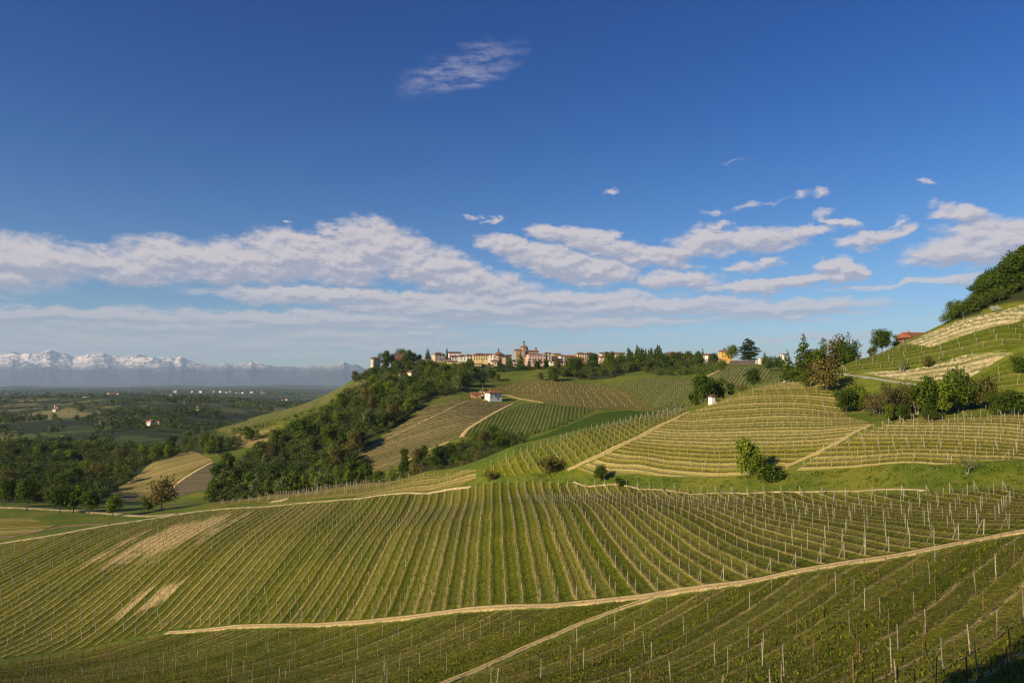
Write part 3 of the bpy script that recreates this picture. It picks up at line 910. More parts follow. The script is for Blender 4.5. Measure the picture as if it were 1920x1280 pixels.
field('crest', [(900, 894, 221), (960, 893, 218), (1030, 886, 214), (1058, 878, 213), (1105, 861, 216), (1165, 832, 224), (1235, 796, 234), (1290, 770, 246), (1283, 767, 250), (1200, 782, 251.5), (1100, 806, 239.5), (1030, 829, 233.5), (960, 850, 229.5), (900, 878, 228)],
      ((965, 892, 218), (948, 857, 228)), M_CREST, 2.4)
field('strip', [(395, 950, 272), (530, 939, 265), (700, 928, 245), (860, 912, 226), (893, 896, 223), (893, 880, 229), (800, 887, 245), (680, 906, 272), (600, 918, 279), (500, 930, 283), (400, 944, 282)],
      ((728, 915, 250), (855, 888, 238)), M_STRIP, 2.2)
field('dark', [(935, 852, 352), (960, 833, 378), (1020, 815, 390), (1085, 790, 418), (1130, 774, 438), (1180, 769, 447), (1235, 772, 432), at(1300, 380), at(1230, 330), at(1100, 325), at(960, 335)],
      ((1000, 830, 375), (1200, 780, 425)), M_DARK, 2.5)
field('midgreen', [(866, 816, 408), (885, 800, 432), (985, 755, 504), (1116, 768, 450), (1085, 785, 425), (1020, 811, 395), (960, 822, 393), (890, 824, 398)],
      ((960, 815, 400), (985, 762, 490)), M_MIDG, 2.6)
field('brown', [(669, 850, 423), (690, 834, 436), (760, 792, 466), (800, 762, 494), (830, 755, 500), (880, 749, 512), (905, 753, 508), (962, 757, 502), (900, 790, 458), (872, 806, 428), (862, 820, 405), (840, 829, 406), (765, 861, 393), (735, 880, 386), (700, 886, 388), (690, 878, 398)],
      ((767, 848, 402), (839, 825, 411)), M_BROWN, 3.5)
field('pale_top', [(800, 760, 496), (808, 752, 505), (880, 738, 526), (882, 747, 514), (830, 753, 503)], ((830, 754, 501), (836, 748, 510)), M_RIDGE, 2.6)
field('big_a', [(950, 738, 540), (985, 750, 512), (1112, 767, 455), (1180, 766, 458), (1230, 769, 440), (1190, 740, 515), (1130, 722, 575), (1050, 716, 612), (990, 712, 622), (955, 718, 608), (930, 728, 570)],
      ((1000, 738, 545), (1150, 746, 512)), M_BIGA, 2.6)
field('big_b', [(1232, 769, 438), (1310, 757, 440), (1340, 745, 455), (1400, 722, 478), (1445, 714, 488), (1445, 692, 558), (1360, 692, 575), (1335, 706, 545), (1200, 709, 580), (1134, 722, 577), (1193, 741, 512)],
      ((1295, 740, 475), (1335, 699, 560)), M_BIGB, 2.8)
field('ridge', [(400, 808, 585), (440, 796, 605), (520, 772, 655), (600, 747, 688), (658, 718, 708), (692, 709, 700), (690, 727, 660), (640, 746, 640), (560, 774, 615), (480, 796, 590), (430, 814, 570)],
      ((520, 780, 635), (530, 771, 660)), M_RIDGE, 2.6)
field('tan', [(432, 817, 545), (515, 801, 552), (520, 822, 525), (470, 840, 505), (430, 836, 520)], ((440, 830, 530), (510, 812, 540)), M_TAN, 2.6)
field('left_a', [(203, 923, 405), (260, 890, 440), (338, 849, 480), (385, 857, 473), (400, 863, 467), (330, 902, 428), (300, 934, 400), (240, 940, 397)], ((240, 920, 412), (320, 900, 430)), M_TAN, 2.6)
field('left_b', [(404, 867, 464), (416, 872, 452), (388, 918, 408), (330, 932, 400), (312, 930, 403), (336, 904, 427)], ((340, 915, 415), (400, 910, 415)), M_GREY, 2.4)
field('hill_top', [(1700, 645, 241), (1735, 628, 240), (1790, 605, 232), (1880, 583, 222), (2000, 556, 214), (2000, 580, 211), (1900, 606, 215), (1850, 616, 220), (1800, 632, 224), (1745, 652, 230)], ((1760, 634, 232), (1900, 600, 216)), M_HILLP, 2.6)
field('hill_mid', [(1568, 692, 232), (1600, 680, 239), (1650, 662, 242), (1696, 646, 241), (1745, 654, 229), (1800, 634, 223), (1850, 618, 219), (1900, 608, 214), (2000, 582, 210), (2000, 645, 199), (1880, 659, 206), (1800, 665, 213), (1760, 680, 216), (1690, 692, 220), (1620, 695, 226), (1585, 704, 232)], ((1650, 680, 230), (1850, 640, 212)), M_HILLG, 2.6)
field('hill_low', [(1610, 701, 228), (1700, 694, 219), (1762, 682, 215), (1802, 667, 212), (1880, 661, 205.5), (1900, 662, 204), (1880, 672, 204), (1815, 710, 203), (1795, 716, 203.5), (1720, 714, 211), (1660, 708, 220)], ((1700, 700, 217), (1860, 672, 206)), M_HILLP, 2.6)
field('hill_right', [(1905, 663, 203), (2000, 648, 198), (2000, 715, 184), (1900, 728, 190), (1832, 726, 198), (1822, 714, 202), (1885, 676, 203)], ((1840, 715, 200), (1920, 700, 194)), M_HILLG, 2.6)
field('left_low', [(-60, 974, 268), (60, 972, 269), (105, 985, 258), (60, 1000, 250), (-60, 1015, 242)], ((0, 990, 256), (90, 986, 258)), M_STRIP, 2.5)

M_TRACK = track_mat('straw_track', (.68, .50, .22), mid=.5)
M_RUTS = track_mat('rutted_track', (.60, .45, .19), mid=.8)
M_ROAD = track_mat('pale_road', (.64, .49, .27), mid=.0)
M_ASPH = track_mat('grey_road', (.17, .165, .16), (.42, .36, .2), mid=.0)
strip('track', hits([(312, 1187, 145.5), (420, 1177, 138), (580, 1172, 126), (700, 1165, 118), (800, 1153, 112), (960, 1139, 102), (1100, 1129.5, 96), (1255, 1113, 89.5), (1400, 1092, 85.5), (1540, 1066, 82), (1640, 1049, 79.7), (1780, 1022, 77.3), (2020, 984, 75.4)]), [1.5, 1.8, 1.8, 1.9, 2, 2, 2.0, 2.6, 2.2, 2.2, 2.3, 2.5, 2.8], M_TRACK)
strip('footpath', hits([(780, 1308, 66), (830, 1281, 70), (1000, 1206, 77), (1100, 1165, 82.7), (1200, 1128, 88), (1250, 1114, 89.7)]), [1.5, 1.5, 1.4, 1.5, 1.7, 2.2], M_RUTS)
strip('dirt_road', hits([(-240, 1049, 221), (-60, 1031, 229), (0, 1020, 233), (120, 1001, 243), (200, 986, 251), (330, 965, 267), (400, 956.5, 268.5), (540, 946, 260), (700, 931, 243), (850, 917.5, 225), (884, 913, 222)]), [2.2, 2.2, 2.2, 2.4, 2.4, 2.6, 1.8, 1.6, 1.5, 1.4, 1.2], M_ROAD)
strip('grass_track', hits([(1075, 903.5, 207), (1160, 909, 197), (1260, 921, 182), (1330, 926, 171), (1420, 924, 161), (1560, 921, 146), (1700, 918, 132), (1740, 921, 127)]), .6, M_ROAD)
strip('field_path', hits([(1064, 882, 212.5), (1115, 860, 216), (1180, 829, 225), (1240, 797, 234), (1294, 771, 245)]), [1.4, 1.8, 2.2, 2.2, 1.8], M_RUTS)
strip('field_path', hits([(1470, 876, 167.5), (1520, 855, 170), (1570, 831, 174), (1640, 795, 182)]), [1.2, 1.6, 1.8, 1.2], M_RUTS)
strip('road', hits([(1570, 701, 235), (1600, 706, 229), (1640, 711, 222), (1700, 719.5, 212.5), (1730, 723, 208)]), 1.1, track_mat('grey_road', (.34, .31, .26), mid=0))
strip('field_path', hits([(962, 757, 502), (900, 791, 459), (874, 806, 430), (864, 822, 405)]), [2.2, 2.4, 2.6, 2.8], M_TRACK)
strip('field_path', hits([(842, 829, 407), (800, 845, 400), (764, 863, 392)]), 2.4, M_TRACK)
strip('field_path', hits([(698, 836, 432), (760, 806, 455), (830, 774, 480), (880, 752, 508)]), [1.0, 1.2, 1.3, 1.6], M_RUTS)
strip('valley_road', hits([(-60, 952, 294), (60, 954, 292.5), (140, 958, 290), (210, 964, 284), (275, 969, 275), (330, 964, 268)]), [3, 3, 3, 3, 3, 3], M_ROAD)
strip('field_path', hits([(905, 752, 509), (948, 739, 535), (985, 749, 513), (1020, 755, 490)]), [2.2, 2.2, 2.2, 1.5], M_TRACK)
strip('field_path', hits([(1312, 709, 545), (1330, 704, 556), (1350, 694, 577)]), 3, M_TRACK)
strip('field_path', hits([(300, 934, 401), (336, 903, 428), (404, 865, 465)]), 2.5, M_TRACK)
strip('field_path', hits([(508, 942, 261), (530, 938, 264), (552, 933, 268)]), [3, 6, 2], M_ROAD)
strip('field_path', hits([(-40, 1016, 240), (60, 1001, 249), (110, 988, 256), (160, 984, 256), (205, 983, 254)]), [2, 2, 3, 3, 1], track_mat('bare_earth', (.26, .17, .10), mid=0))
make_ground()

# ------------------------------------------------------------------ vine rows and posts
def rows(key, every=1, margin=0.6, min_len=5):
    f = FIELDS[key]
    P = np.array(f['poly']); o = np.array(f['o']); d = np.array(f['d']); n = np.array([d[1], -d[0]])
    u = (P - o) @ n / f['sp']; v = (P - o) @ d
    vs = np.arange(v.min(), v.max(), 0.7)
    out = []
    for k in range(int(math.ceil(u.min())), int(u.max()) + 1, every):
        X = o[0] + n[0] * k * f['sp'] + d[0] * vs
        Y = o[1] + n[1] * k * f['sp'] + d[1] * vs
        ins = inside(f['poly'], X, Y)
        e = np.diff(np.concatenate([[0], ins.astype(int), [0]]))
        for a, b in zip(np.where(e == 1)[0], np.where(e == -1)[0]):
            if (b - a) * .7 > min_len:
                a2, b2 = vs[a] + margin, vs[b - 1] - margin
                base = o + n * k * f['sp']
                out.append((base + d * a2, base + d * b2))
    return out, d, n


def in_view(X, Y, Z, m=60):
    f = np.maximum(Y * CP + Z * SP, 1)
    x, y = to_px(X, Y, Z)
    return (Y > 2) & (x > -m) & (x < 1920 + m) & (y < 1280 + m)


def post_points(key, step, jit=0.25, margin=0.6, every=1):
    rs, d, n = rows(key, every, margin)
    pts, ends = [], []
    for a, b in rs:
        L = np.linalg.norm(b - a)
        m = max(1, int(round(L / step)))
        t = np.linspace(0, L, m + 1)
        t[1:-1] += RNG.uniform(-jit, jit, max(0, m - 1)) * step * .35
        q = a[None] + d[None] * t[:, None]
        pts.append(q[1:-1] + RNG.normal(0, .05, (m - 1, 2)) if m > 1 else q[:0])
        ends.append((a, d)); ends.append((b, -d))
    P = np.concatenate(pts)
    Z = ground(P[:, 0], P[:, 1])
    k = in_view(P[:, 0], P[:, 1], Z)
    return np.column_stack([P, Z])[k], ends


M_CONC = plain_mat('weathered_concrete', (.36, .33, .26), .25, 3.0, .85, .4)
M_STAKE = plain_mat('weathered_wood', (.17, .105, .06), .35, 6.0, .9, .5)
M_STAKEG = plain_mat('grey_wood', (.36, .31, .24), .3, 6.0, .9, .4)
M_VINEW = plain_mat('vine_wood', (.12, .085, .05), .3, 8.0, .95)


def stuff_posts(name, P, h, w, mat, label, sink=.25):
    n = len(P)
    S = np.column_stack([np.full(n, w), np.full(n, w), RNG.uniform(h * .9, h * 1.08, n) + sink])
    C = P.copy(); C[:, 2] -= sink
    V, F = boxes(C, S, RNG.uniform(0, 1.5, n), RNG.normal(0, .045, (n, 2)))
    return obj(name, np_mesh(name, V, F, mat), kind='stuff', label=label, cat='post')


def post_mesh(name, h, w, mat, kind):
    a = Acc()
    if kind == 'concrete':      # square, slightly tapered, with a bevelled head and wire notches
        prof = [(-.3, 1.0), (0, 1.0), (h - .06, .86), (h, .55)]
        ring = [(-.5, -.38), (-.38, -.5), (.38, -.5), (.5, -.38), (.5, .38), (.38, .5), (-.38, .5), (-.5, .38)]
        lx = ly = 0
    else:                       # a cleft stake, uneven, bent a little, cut at a slant
        prof = [(-.3, 1.05), (.0, 1.0), (h * .35, .95), (h * .7, .86), (h - .05, .78), (h, .42)]
        ring = [(.5 * math.cos(i * math.pi / 3.5) * (.85 + .3 * random.random()), .5 * math.sin(i * math.pi / 3.5) * (.85 + .3 * random.random())) for i in range(7)]
    k = len(ring)
    V = []
    bx, by = random.uniform(-.05, .05), random.uniform(-.05, .05)
    for j, (z, s) in enumerate(prof):
        f = max(z, 0) / h
        ox, oy = (0, 0) if kind == 'concrete' else (bx * math.sin(f * 3), by * math.sin(f * 3))
        V += [(x * w * s + ox, y * w * s + oy, z + (x * .05 if j == len(prof) - 1 and kind != 'concrete' else 0)) for x, y in ring]
    F = [[j * k + i, j * k + (i + 1) % k, (j + 1) * k + (i + 1) % k, (j + 1) * k + i] for j in range(len(prof) - 1) for i in range(k)]
    a.add(V, F)
    T = (len(prof) - 1) * k
    a.add(V, [[T, T + i, T + i + 1] for i in range(1, k - 1)])
    a.V.pop(); a.n -= len(V)
    a.F3[-1] -= len(V)
    return a.mesh(name, mat)


def place_posts(name, P, meshes, group, cat, labeler):
    for i, p in enumerate(P):
        o = bpy.data.objects.new(name, meshes[i % len(meshes)])
        o.location = p
        o.rotation_euler = (RNG.normal(0, .03), RNG.normal(0, .03), RNG.uniform(0, 6.28))
        s = RNG.uniform(.9, 1.1)
        o.scale = (1, 1, s)
        link(o)
        tag(o, labeler(p), cat, group)


# wooden stakes of the near vineyard
Pa, _ = post_points('fore_a', 5.6, .5)
Pb, _ = post_points('fore_b', 5.2, .5)
P = np.concatenate([Pa, Pb])
P = P[RNG.random(len(P)) > .12]
P = P[np.argsort((P ** 2).sum(1))]
near, rest = P[:300], P[300:]
red = [post_mesh('wooden_stake', RNG.uniform(1.75, 2.15), RNG.uniform(.065, .09), M_STAKE, 'wood') for _ in range(6)]
grey = [post_mesh('grey_stake', RNG.uniform(1.8, 2.2), RNG.uniform(.07, .09), M_STAKEG, 'wood') for _ in range(5)]
pick = RNG.random(len(near)) < .42
place_posts('wooden_stake', near[~pick], red, 'dark wooden stakes in the near vineyard', 'stake', lambda p: 'dark brown wooden stake in the weedy vine rows below the sandy track')
place_posts('wooden_stake', near[pick], grey, 'grey wooden stakes in the near vineyard', 'stake', lambda p: 'pale grey wooden stake in the weedy vine rows below the sandy track')
if len(rest):
    stuff_posts('wooden_stakes', rest, 1.95, .08, M_STAKE, 'distant wooden stakes of the weedy vineyard below the track')

# concrete posts of the main vineyard and the slopes behind it
Pm, Em = post_points('main', 5.0)
Pg, Eg = post_points('gold', 4.6)
Pr, Er = post_points('gold_right', 3.6)
Pc, Ec = post_points('crest', 3.6, .2)
Ps, Es = post_points('strip', 4.5)
Ph = np.concatenate([post_points(k, 5.0)[0] for k in ('hill_mid', 'hill_low', 'hill_right', 'hill_top')])
conc = [post_mesh('concrete_post', RNG.uniform(1.7, 1.95), .068, M_CONC, 'concrete') for _ in range(4)]
Pm = Pm[np.argsort((Pm ** 2).sum(1))]
rankm = np.concatenate([Pm, Pr, Pg])
o_ = np.argsort((rankm ** 2).sum(1))
isnear = np.zeros(len(rankm), bool); isnear[o_[:300]] = True
kind_id = np.concatenate([np.zeros(len(Pm)), np.ones(len(Pr)), np.full(len(Pg), 2)])
for kid, lab, grp in ((0, 'pale concrete vine post standing in the striped green vineyard above the sandy track', 'concrete posts in the green vineyard'),
                      (1, 'pale concrete vine post on the terraced straw coloured slope', 'concrete posts on the straw coloured terraces'),
                      (2, 'pale concrete vine post on the terraced straw coloured slope', 'concrete posts on the straw coloured terraces')):
    place_posts('concrete_post', rankm[isnear & (kind_id == kid)], conc, grp, 'post', lambda p, l=lab: l)
stuff_posts('vineyard_posts', rankm[~isnear & (kind_id == 0)], 1.8, .085, M_CONC, 'rows of pale concrete posts across the striped green vineyard')
stuff_posts('terrace_posts', rankm[~isnear & (kind_id > 0)], 1.85, .075, M_STAKEG, 'rows of pale posts on the straw coloured terraces')
stuff_posts('crest_posts', Pc, 2.0, .13, M_CONC, 'rows of pale posts on the flowering crest')
stuff_posts('strip_posts', Ps, 1.9, .11, M_CONC, 'rows of posts on the dry strip behind the track')
stuff_posts('hillside_posts', Ph, 1.9, .09, M_CONC, 'rows of posts on the steep hillside')
for key, st, lab in (('big_a', 8, 'far rows of posts on the faded vineyard'), ('big_b', 7, 'far rows of posts on the striped slope under the walls'), ('midgreen', 7, 'far rows of posts on the green vineyard'), ('ridge', 7, 'far posts along the vineyard on the ridge'), ('brown', 7, 'far posts of the hoed vineyard')):
    q, _ = post_points(key, st)
    stuff_posts('far_posts', q, 1.7, .11, M_STAKEG, lab)


# end posts with a slanting brace
def braced(loc, d, label, group, h=1.95, w=.12):
    e = empty('braced_post', loc, math.atan2(d[1], d[0]), label=label, cat='post', group=group)
    o = bpy.data.objects.new('post', BR_POST); o.rotation_euler = (0, random.uniform(-.12, .02), 0); link(o, e)
    b = bpy.data.objects.new('brace', BR_BRACE); b.rotation_euler = (0, random.uniform(-.05, .08), random.uniform(-.1, .1)); link(b, e)


BR_POST = post_mesh('end_post', 1.9, .10, M_CONC, 'concrete')
_v, _f = prism([(1.25, 0, -.15)], [(.06, 0, 1.62)], .06)
BR_BRACE = np_mesh('brace', _v, _f, M_CONC)


def end_posts(ends, label, group, pred):
    for p, d in ends:
        z = gz(p[0], p[1])
        if not in_view(np.array(p[0]), np.array(p[1]), np.array(z), 10):
            continue
        x, y = to_px(p[0], p[1], z)
        if pred(x, y):
            braced((p[0], p[1], z), d, label, group)


end_posts(Em, 'braced pale end post of a green vine row along the sandy track', 'braced end posts along the sandy track', lambda x, y: y > 985 and x > 250)
end_posts(Em, 'braced pale end post at the upper edge of the green vineyard', 'braced end posts at the top of the green vineyard', lambda x, y: y < 935 and x > 880)
end_posts(Er, 'braced pale end post of a straw coloured terrace row', 'braced end posts of the terraces', lambda x, y: True)
end_posts(Ec, 'braced grey end post on the crest of the flowering vineyard', 'braced end posts on the flowering crest', lambda x, y: y < 872)
Eh = post_points('hill_mid', 5.0)[1]
end_posts(Eh, 'broad braced end post on the edge of the steep grassy hill', 'braced end posts on the steep hill edge', lambda x, y: x < 1800 and y < 700)


# ------------------------------------------------------------------ vines and weeds
def leaf_quads(C, size, up=0.35, seed=0, flat=False):
    """small folded leaf faces round centres C"""
    n = len(C)
    g = np.random.default_rng(seed)
    a = g.normal(size=(n, 3)); a[:, 2] *= .6
    a /= np.linalg.norm(a, axis=1)[:, None]
    b = g.normal(size=(n, 3)); b[:, 2] += up
    b -= a * (a * b).sum(1)[:, None]
    b /= np.linalg.norm(b, axis=1)[:, None]
    s = np.broadcast_to(np.asarray(size, float), (n,)) * g.uniform(.6, 1.35, n)
    a = a * s[:, None] * .5; b = b * s[:, None] * .5 * g.uniform(.6, 1.2, n)[:, None]
    V = np.stack([C - a, C - b * .8, C + a, C + b], 1).reshape(-1, 3)
    F = np.arange(n * 4).reshape(-1, 4)
    return V, F


def leaf_mat(name, lo, hi, trans=.3, obj_var=.35, scale=.35, pos='Object'):
    m, t, b = material(name)
    co = nd(t, 'ShaderNodeTexCoord').outputs['Object'] if pos == 'Object' else world_pos(t)
    f = noise(t, co, scale, 3, .6)
    g = nd(t, 'ShaderNodeNewGeometry')
    f2 = mth(t, 'ADD', mth(t, 'MULTIPLY', f, 1.0), mth(t, 'MULTIPLY', mth(t, 'SUBTRACT', g.outputs['Random Per Island'], .5), .5))
    c = mixc(t, smooth(t, f2, .25, .75), lo, hi)
    r = nd(t, 'ShaderNodeObjectInfo').outputs['Random']
    c = mixc(t, 1.0, c, mixc(t, r, (1 - obj_var, 1 - obj_var * .8, 1 - obj_var), (1 + obj_var * .5, 1 + obj_var * .4, 1.0)), 'MULTIPLY')
    t.links.new(c, b.inputs['Base Color'])
    b.inputs['Roughness'].default_value = .7
    tr = nd(t, 'ShaderNodeBsdfTranslucent')
    t.links.new(mixc(t, 1.0, c, (1.0, 1.1, .5), 'MULTIPLY'), tr.inputs[0])
    mx = nd(t, 'ShaderNodeMixShader')
    mx.inputs[0].default_value = trans
    t.links.new(b.outputs[0], mx.inputs[1]); t.links.new(tr.outputs[0], mx.inputs[2])
    out = [n for n in t.nodes if n.type == 'OUTPUT_MATERIAL'][0]
    t.links.new(mx.outputs[0], out.inputs[0])
    return m


M_VLEAF = leaf_mat('young_vine_leaf', (.09, .12, .012), (.22, .22, .03), .35, 0, .3, 'world')
M_VGREY = leaf_mat('dormant_vine', (.05, .045, .02), (.11, .10, .045), .2, 0, .3, 'world')
M_VDARK = leaf_mat('dark_vine_leaf', (.05, .075, .014), (.10, .13, .03), .3, 0, .3, 'world')


def vines(key, label, trunk_step, leaf_per_m, size, lo, hi, mat, every=1, spread=.16, trunks=True):
    rs, d, n = rows(key, every)
    Q = []
    for a, b in rs:
        L = np.linalg.norm(b - a)
        t = RNG.uniform(0, L, int(L * leaf_per_m))
        Q.append(a[None] + d[None] * t[:, None])
    Q = np.concatenate(Q)
    # leave some vines out and let others grow fuller
    keep = fbm(Q[:, 0] / 1.1, Q[:, 1] / 1.1, 2, 77) + RNG.uniform(-.25, .25, len(Q)) > -.1
    Q = Q[keep]
    z = ground(Q[:, 0], Q[:, 1])
    k = in_view(Q[:, 0], Q[:, 1], z)
    Q, z = Q[k], z[k]
    acc = Acc()
    off = RNG.normal(0, spread, (len(Q), 2))
    C = np.column_stack([Q + off, z + RNG.uniform(lo, hi, len(Q))])
    V, F = leaf_quads(C, size, seed=len(Q))
    acc.add(V, F, 0)
    if trunks:
        T = []
        for a, b in rs:
            L = np.linalg.norm(b - a)
            t = np.arange(.5, L, trunk_step) + RNG.uniform(-.15, .15, len(np.arange(.5, L, trunk_step)))
            T.append(a[None] + d[None] * t[:, None] + RNG.normal(0, .05, (len(t), 2)))
        T = np.concatenate(T); tz = ground(T[:, 0], T[:, 1])
        k = in_view(T[:, 0], T[:, 1], tz)
        T, tz = T[k], tz[k]
        A = np.column_stack([T, tz - .05])
        B = np.column_stack([T + RNG.normal(0, .12, T.shape), tz + RNG.uniform(.65, 1.0, len(T))])
        acc.add(*prism(A, B, .045), 1)
        # tied canes along the wire
        E = B + np.column_stack([d[None] * RNG.uniform(.4, .9, len(T))[:, None] * RNG.choice([-1, 1], len(T))[:, None], RNG.uniform(-.1, .25, len(T))])
        acc.add(*prism(B, E, .022), 1)
    return obj('vine_rows', acc.mesh('vine_rows', [mat, M_VINEW]), kind='stuff', label=label, cat='vines')


vines('fore_a', 'gnarled vines with first leaves in the lower weedy rows', 2.2, 6, .17, .3, 1.05, M_VLEAF)
vines('fore_b', 'gnarled vines with first leaves in the near weedy rows', 2.0, 8, .14, .3, 1.05, M_VLEAF)
vines('main', 'low vines budding along the striped green rows', 1.1, 2.2, .24, .5, 1.1, M_VLEAF)
vines('gold', 'low vines along the straw coloured terraces', 1.3, 2.4, .24, .4, 1.0, M_VLEAF)
vines('gold_right', 'low vines along the right straw coloured terraces', 1.2, 2.6, .24, .4, 1.0, M_VLEAF)
vines('crest', 'leafing vines on the flowering crest', 1.4, 2.5, .3, .4, 1.2, M_VLEAF)
vines('strip', 'vines on the dry strip behind the track', 1.4, 1.6, .26, .4, 1.0, M_VLEAF)
vines('hill_mid', 'vines on the steep grassy hill', 1.5, 1.5, .25, .4, 1.0, M_VDARK)
vines('brown', 'dormant vines of the hoed vineyard', 2, 2.2, .5, .3, 1.3, M_VGREY, trunks=False)
vines('midgreen', 'leafing vines of the green vineyard', 2, 1.6, .5, .3, 1.2, M_VDARK, trunks=False)
vines('big_b', 'leafing vines of the striped slope', 2, 1.5, .55, .3, 1.3, M_VDARK, trunks=False)
vines('big_a', 'thin vines of the faded vineyard', 2, .8, .5, .3, 1.2, M_VGREY, trunks=False)


# weeds and grass tufts that give the near ground a pile
def weeds(name, poly, dens, size, hmax, lo, hi, label, far):
    P = np.array(poly)
    x0, y0 = np.maximum(P.min(0), (-150, 15)); x1, y1 = np.minimum(P.max(0), (110, far))
    n = int((x1 - x0) * (y1 - y0) * dens)
    X, Y = RNG.uniform(x0, x1, n), RNG.uniform(y0, y1, n)
    w = fbm(X / 1.6, Y / 1.6, 3, 41) + .7 * fbm(X / 9, Y / 9, 3, 43)
    k = inside(poly, X, Y) & (w + RNG.uniform(-.2, .2, n) > 0.02)
    X, Y, w = X[k], Y[k], w[k]
    Z = ground(X, Y)
    k = in_view(X, Y, Z, 30)
    X, Y, Z, w = X[k], Y[k], Z[k], w[k]
    h = np.clip(RNG.uniform(.3, 1, len(X)) * hmax * (.5 + 2.2 * np.clip(w, 0, .6)), .05, None)
    C = np.column_stack([X, Y, Z + h * .5])
    n = len(X)
    an = RNG.uniform(0, 6.28, n)
    s = size * RNG.uniform(.5, 1.3, n)
    dx = np.column_stack([np.cos(an) * s, np.sin(an) * s, np.zeros(n)]) * .5
    ln = np.column_stack([RNG.normal(0, .35, (n, 2)) * h[:, None], h])
    base = np.column_stack([X, Y, Z])
    V = np.stack([base - dx * .7, base + dx * .7, base + dx * .6 + ln, base - dx * .4 + ln * 1.1], 1).reshape(-1, 3)
    m = leaf_mat('weed_blades', lo, hi, .35, 0, .25, 'world')
    return obj(name, np_mesh(name, V, np.arange(n * 4).reshape(-1, 4), m), kind='stuff', label=label, cat='grass')


weeds('weeds', FIELDS['fore_b']['poly'], 12, .16, .30, (.05, .085, .007), (.20, .20, .018), 'rough weeds and grass among the near vine rows', 96)
weeds('weeds', FIELDS['fore_a']['poly'], 6, .2, .30, (.05, .08, .007), (.18, .18, .018), 'rough weeds and grass among the lower vine rows', 145)
weeds('grass', FIELDS['main']['poly'], 2.2, .3, .22, (.05, .09, .007), (.16, .175, .013), 'grass growing in the alleys of the green vineyard', 205)
BANK = [hit(*p) for p in [(900, 900, 217), (1058, 886, 208), (1180, 894, 197), (1300, 897, 183), (1400, 895, 172), (1490, 888, 164), (1640, 877, 147), (1760, 875, 137), (2000, 875, 121), (2000, 916, 114), (1740, 914, 129), (1560, 915, 148), (1420, 917, 163), (1260, 914, 184), (1160, 902, 199), (1060, 901, 209), (960, 904, 214)]]
weeds('grass', BANK, 6.0, .35, .45, (.055, .10, .008), (.17, .20, .015), 'rough grass on the bank below the straw coloured terraces', 225)

# ------------------------------------------------------------------ trees
M_BARK = plain_mat('bark', (.11, .085, .06), .3, 4.0, .95)
M_PALEB = plain_mat('pale_bark', (.30, .27, .22), .3, 4.0, .9)
LEAF = {
    'deep': leaf_mat('deep_green_leaves', (.032, .065, .006), (.115, .165, .018), .3, .4, .5),
    'mid': leaf_mat('green_leaves', (.055, .095, .007), (.165, .21, .022), .35, .4, .5),
    'fresh': leaf_mat('fresh_leaves', (.09, .145, .009), (.24, .29, .03), .35, .3, .5),
    'brown': leaf_mat('budding_leaves', (.09, .08, .022), (.22, .185, .055), .3, .35, .5),
    'dark': leaf_mat('dark_needles', (.018, .038, .008), (.06, .095, .02), .15, .3, .5),
    'grey': leaf_mat('silvery_leaves', (.10, .13, .035), (.24, .27, .10), .35, .3, .5),
    'blossom': leaf_mat('white_blossom', (.4, .4, .32), (.75, .75, .68), .3, .1, .5),
}


def limb(acc, p, d, L, r, depth, g, tips, bend=.25, up=.15, split=3, m=0):
    """one tapering limb of several segments, then its branches"""
    k = 6 if depth == 0 else 5
    segs = 4 if depth == 0 else 3
    pts = [np.array(p, float)]
    d = np.array(d, float); d /= np.linalg.norm(d)
    for i in range(segs):
        d = d + g.normal(0, bend, 3) * .35 + np.array([0, 0, up]) * (.4 if depth else .1)
        d /= np.linalg.norm(d)
        pts.append(pts[-1] + d * L / segs)
    rad = np.linspace(r, r * .45, segs + 1)
    ref = np.array([1., 0, 0]) if abs(d[0]) < .8 else np.array([0, 1., 0])
    V = []
    for q, rr in zip(pts, rad):
        s = np.cross(d, ref); s /= np.linalg.norm(s); t = np.cross(s, d)
        V += [q + (s * math.cos(a) + t * math.sin(a)) * rr for a in np.arange(k) * 2 * math.pi / k]
    F = [[j * k + i, j * k + (i + 1) % k, (j + 1) * k + (i + 1) % k, (j + 1) * k + i] for j in range(segs) for i in range(k)]
    acc.add(np.array(V), F, m)
    tips.append((pts[-1], L * .5))
    if depth > 0 or L > 3:
        tips.append((pts[-2], L * .4))
    if depth < 2:
        for i in range(split + (1 if depth == 0 else 0)):
            j = g.integers(max(1, segs - 2), segs + 1)
            a = g.uniform(0, 6.28)
            s = np.cross(d, ref); s /= np.linalg.norm(s); t = np.cross(s, d)
            nd_ = d * g.uniform(.35, .9) + (s * math.cos(a) + t * math.sin(a)) * g.uniform(.6, 1.0)
            limb(acc, pts[j], nd_, L * g.uniform(.5, .72), rad[j] * .62, depth + 1, g, tips, bend, up, split, m)


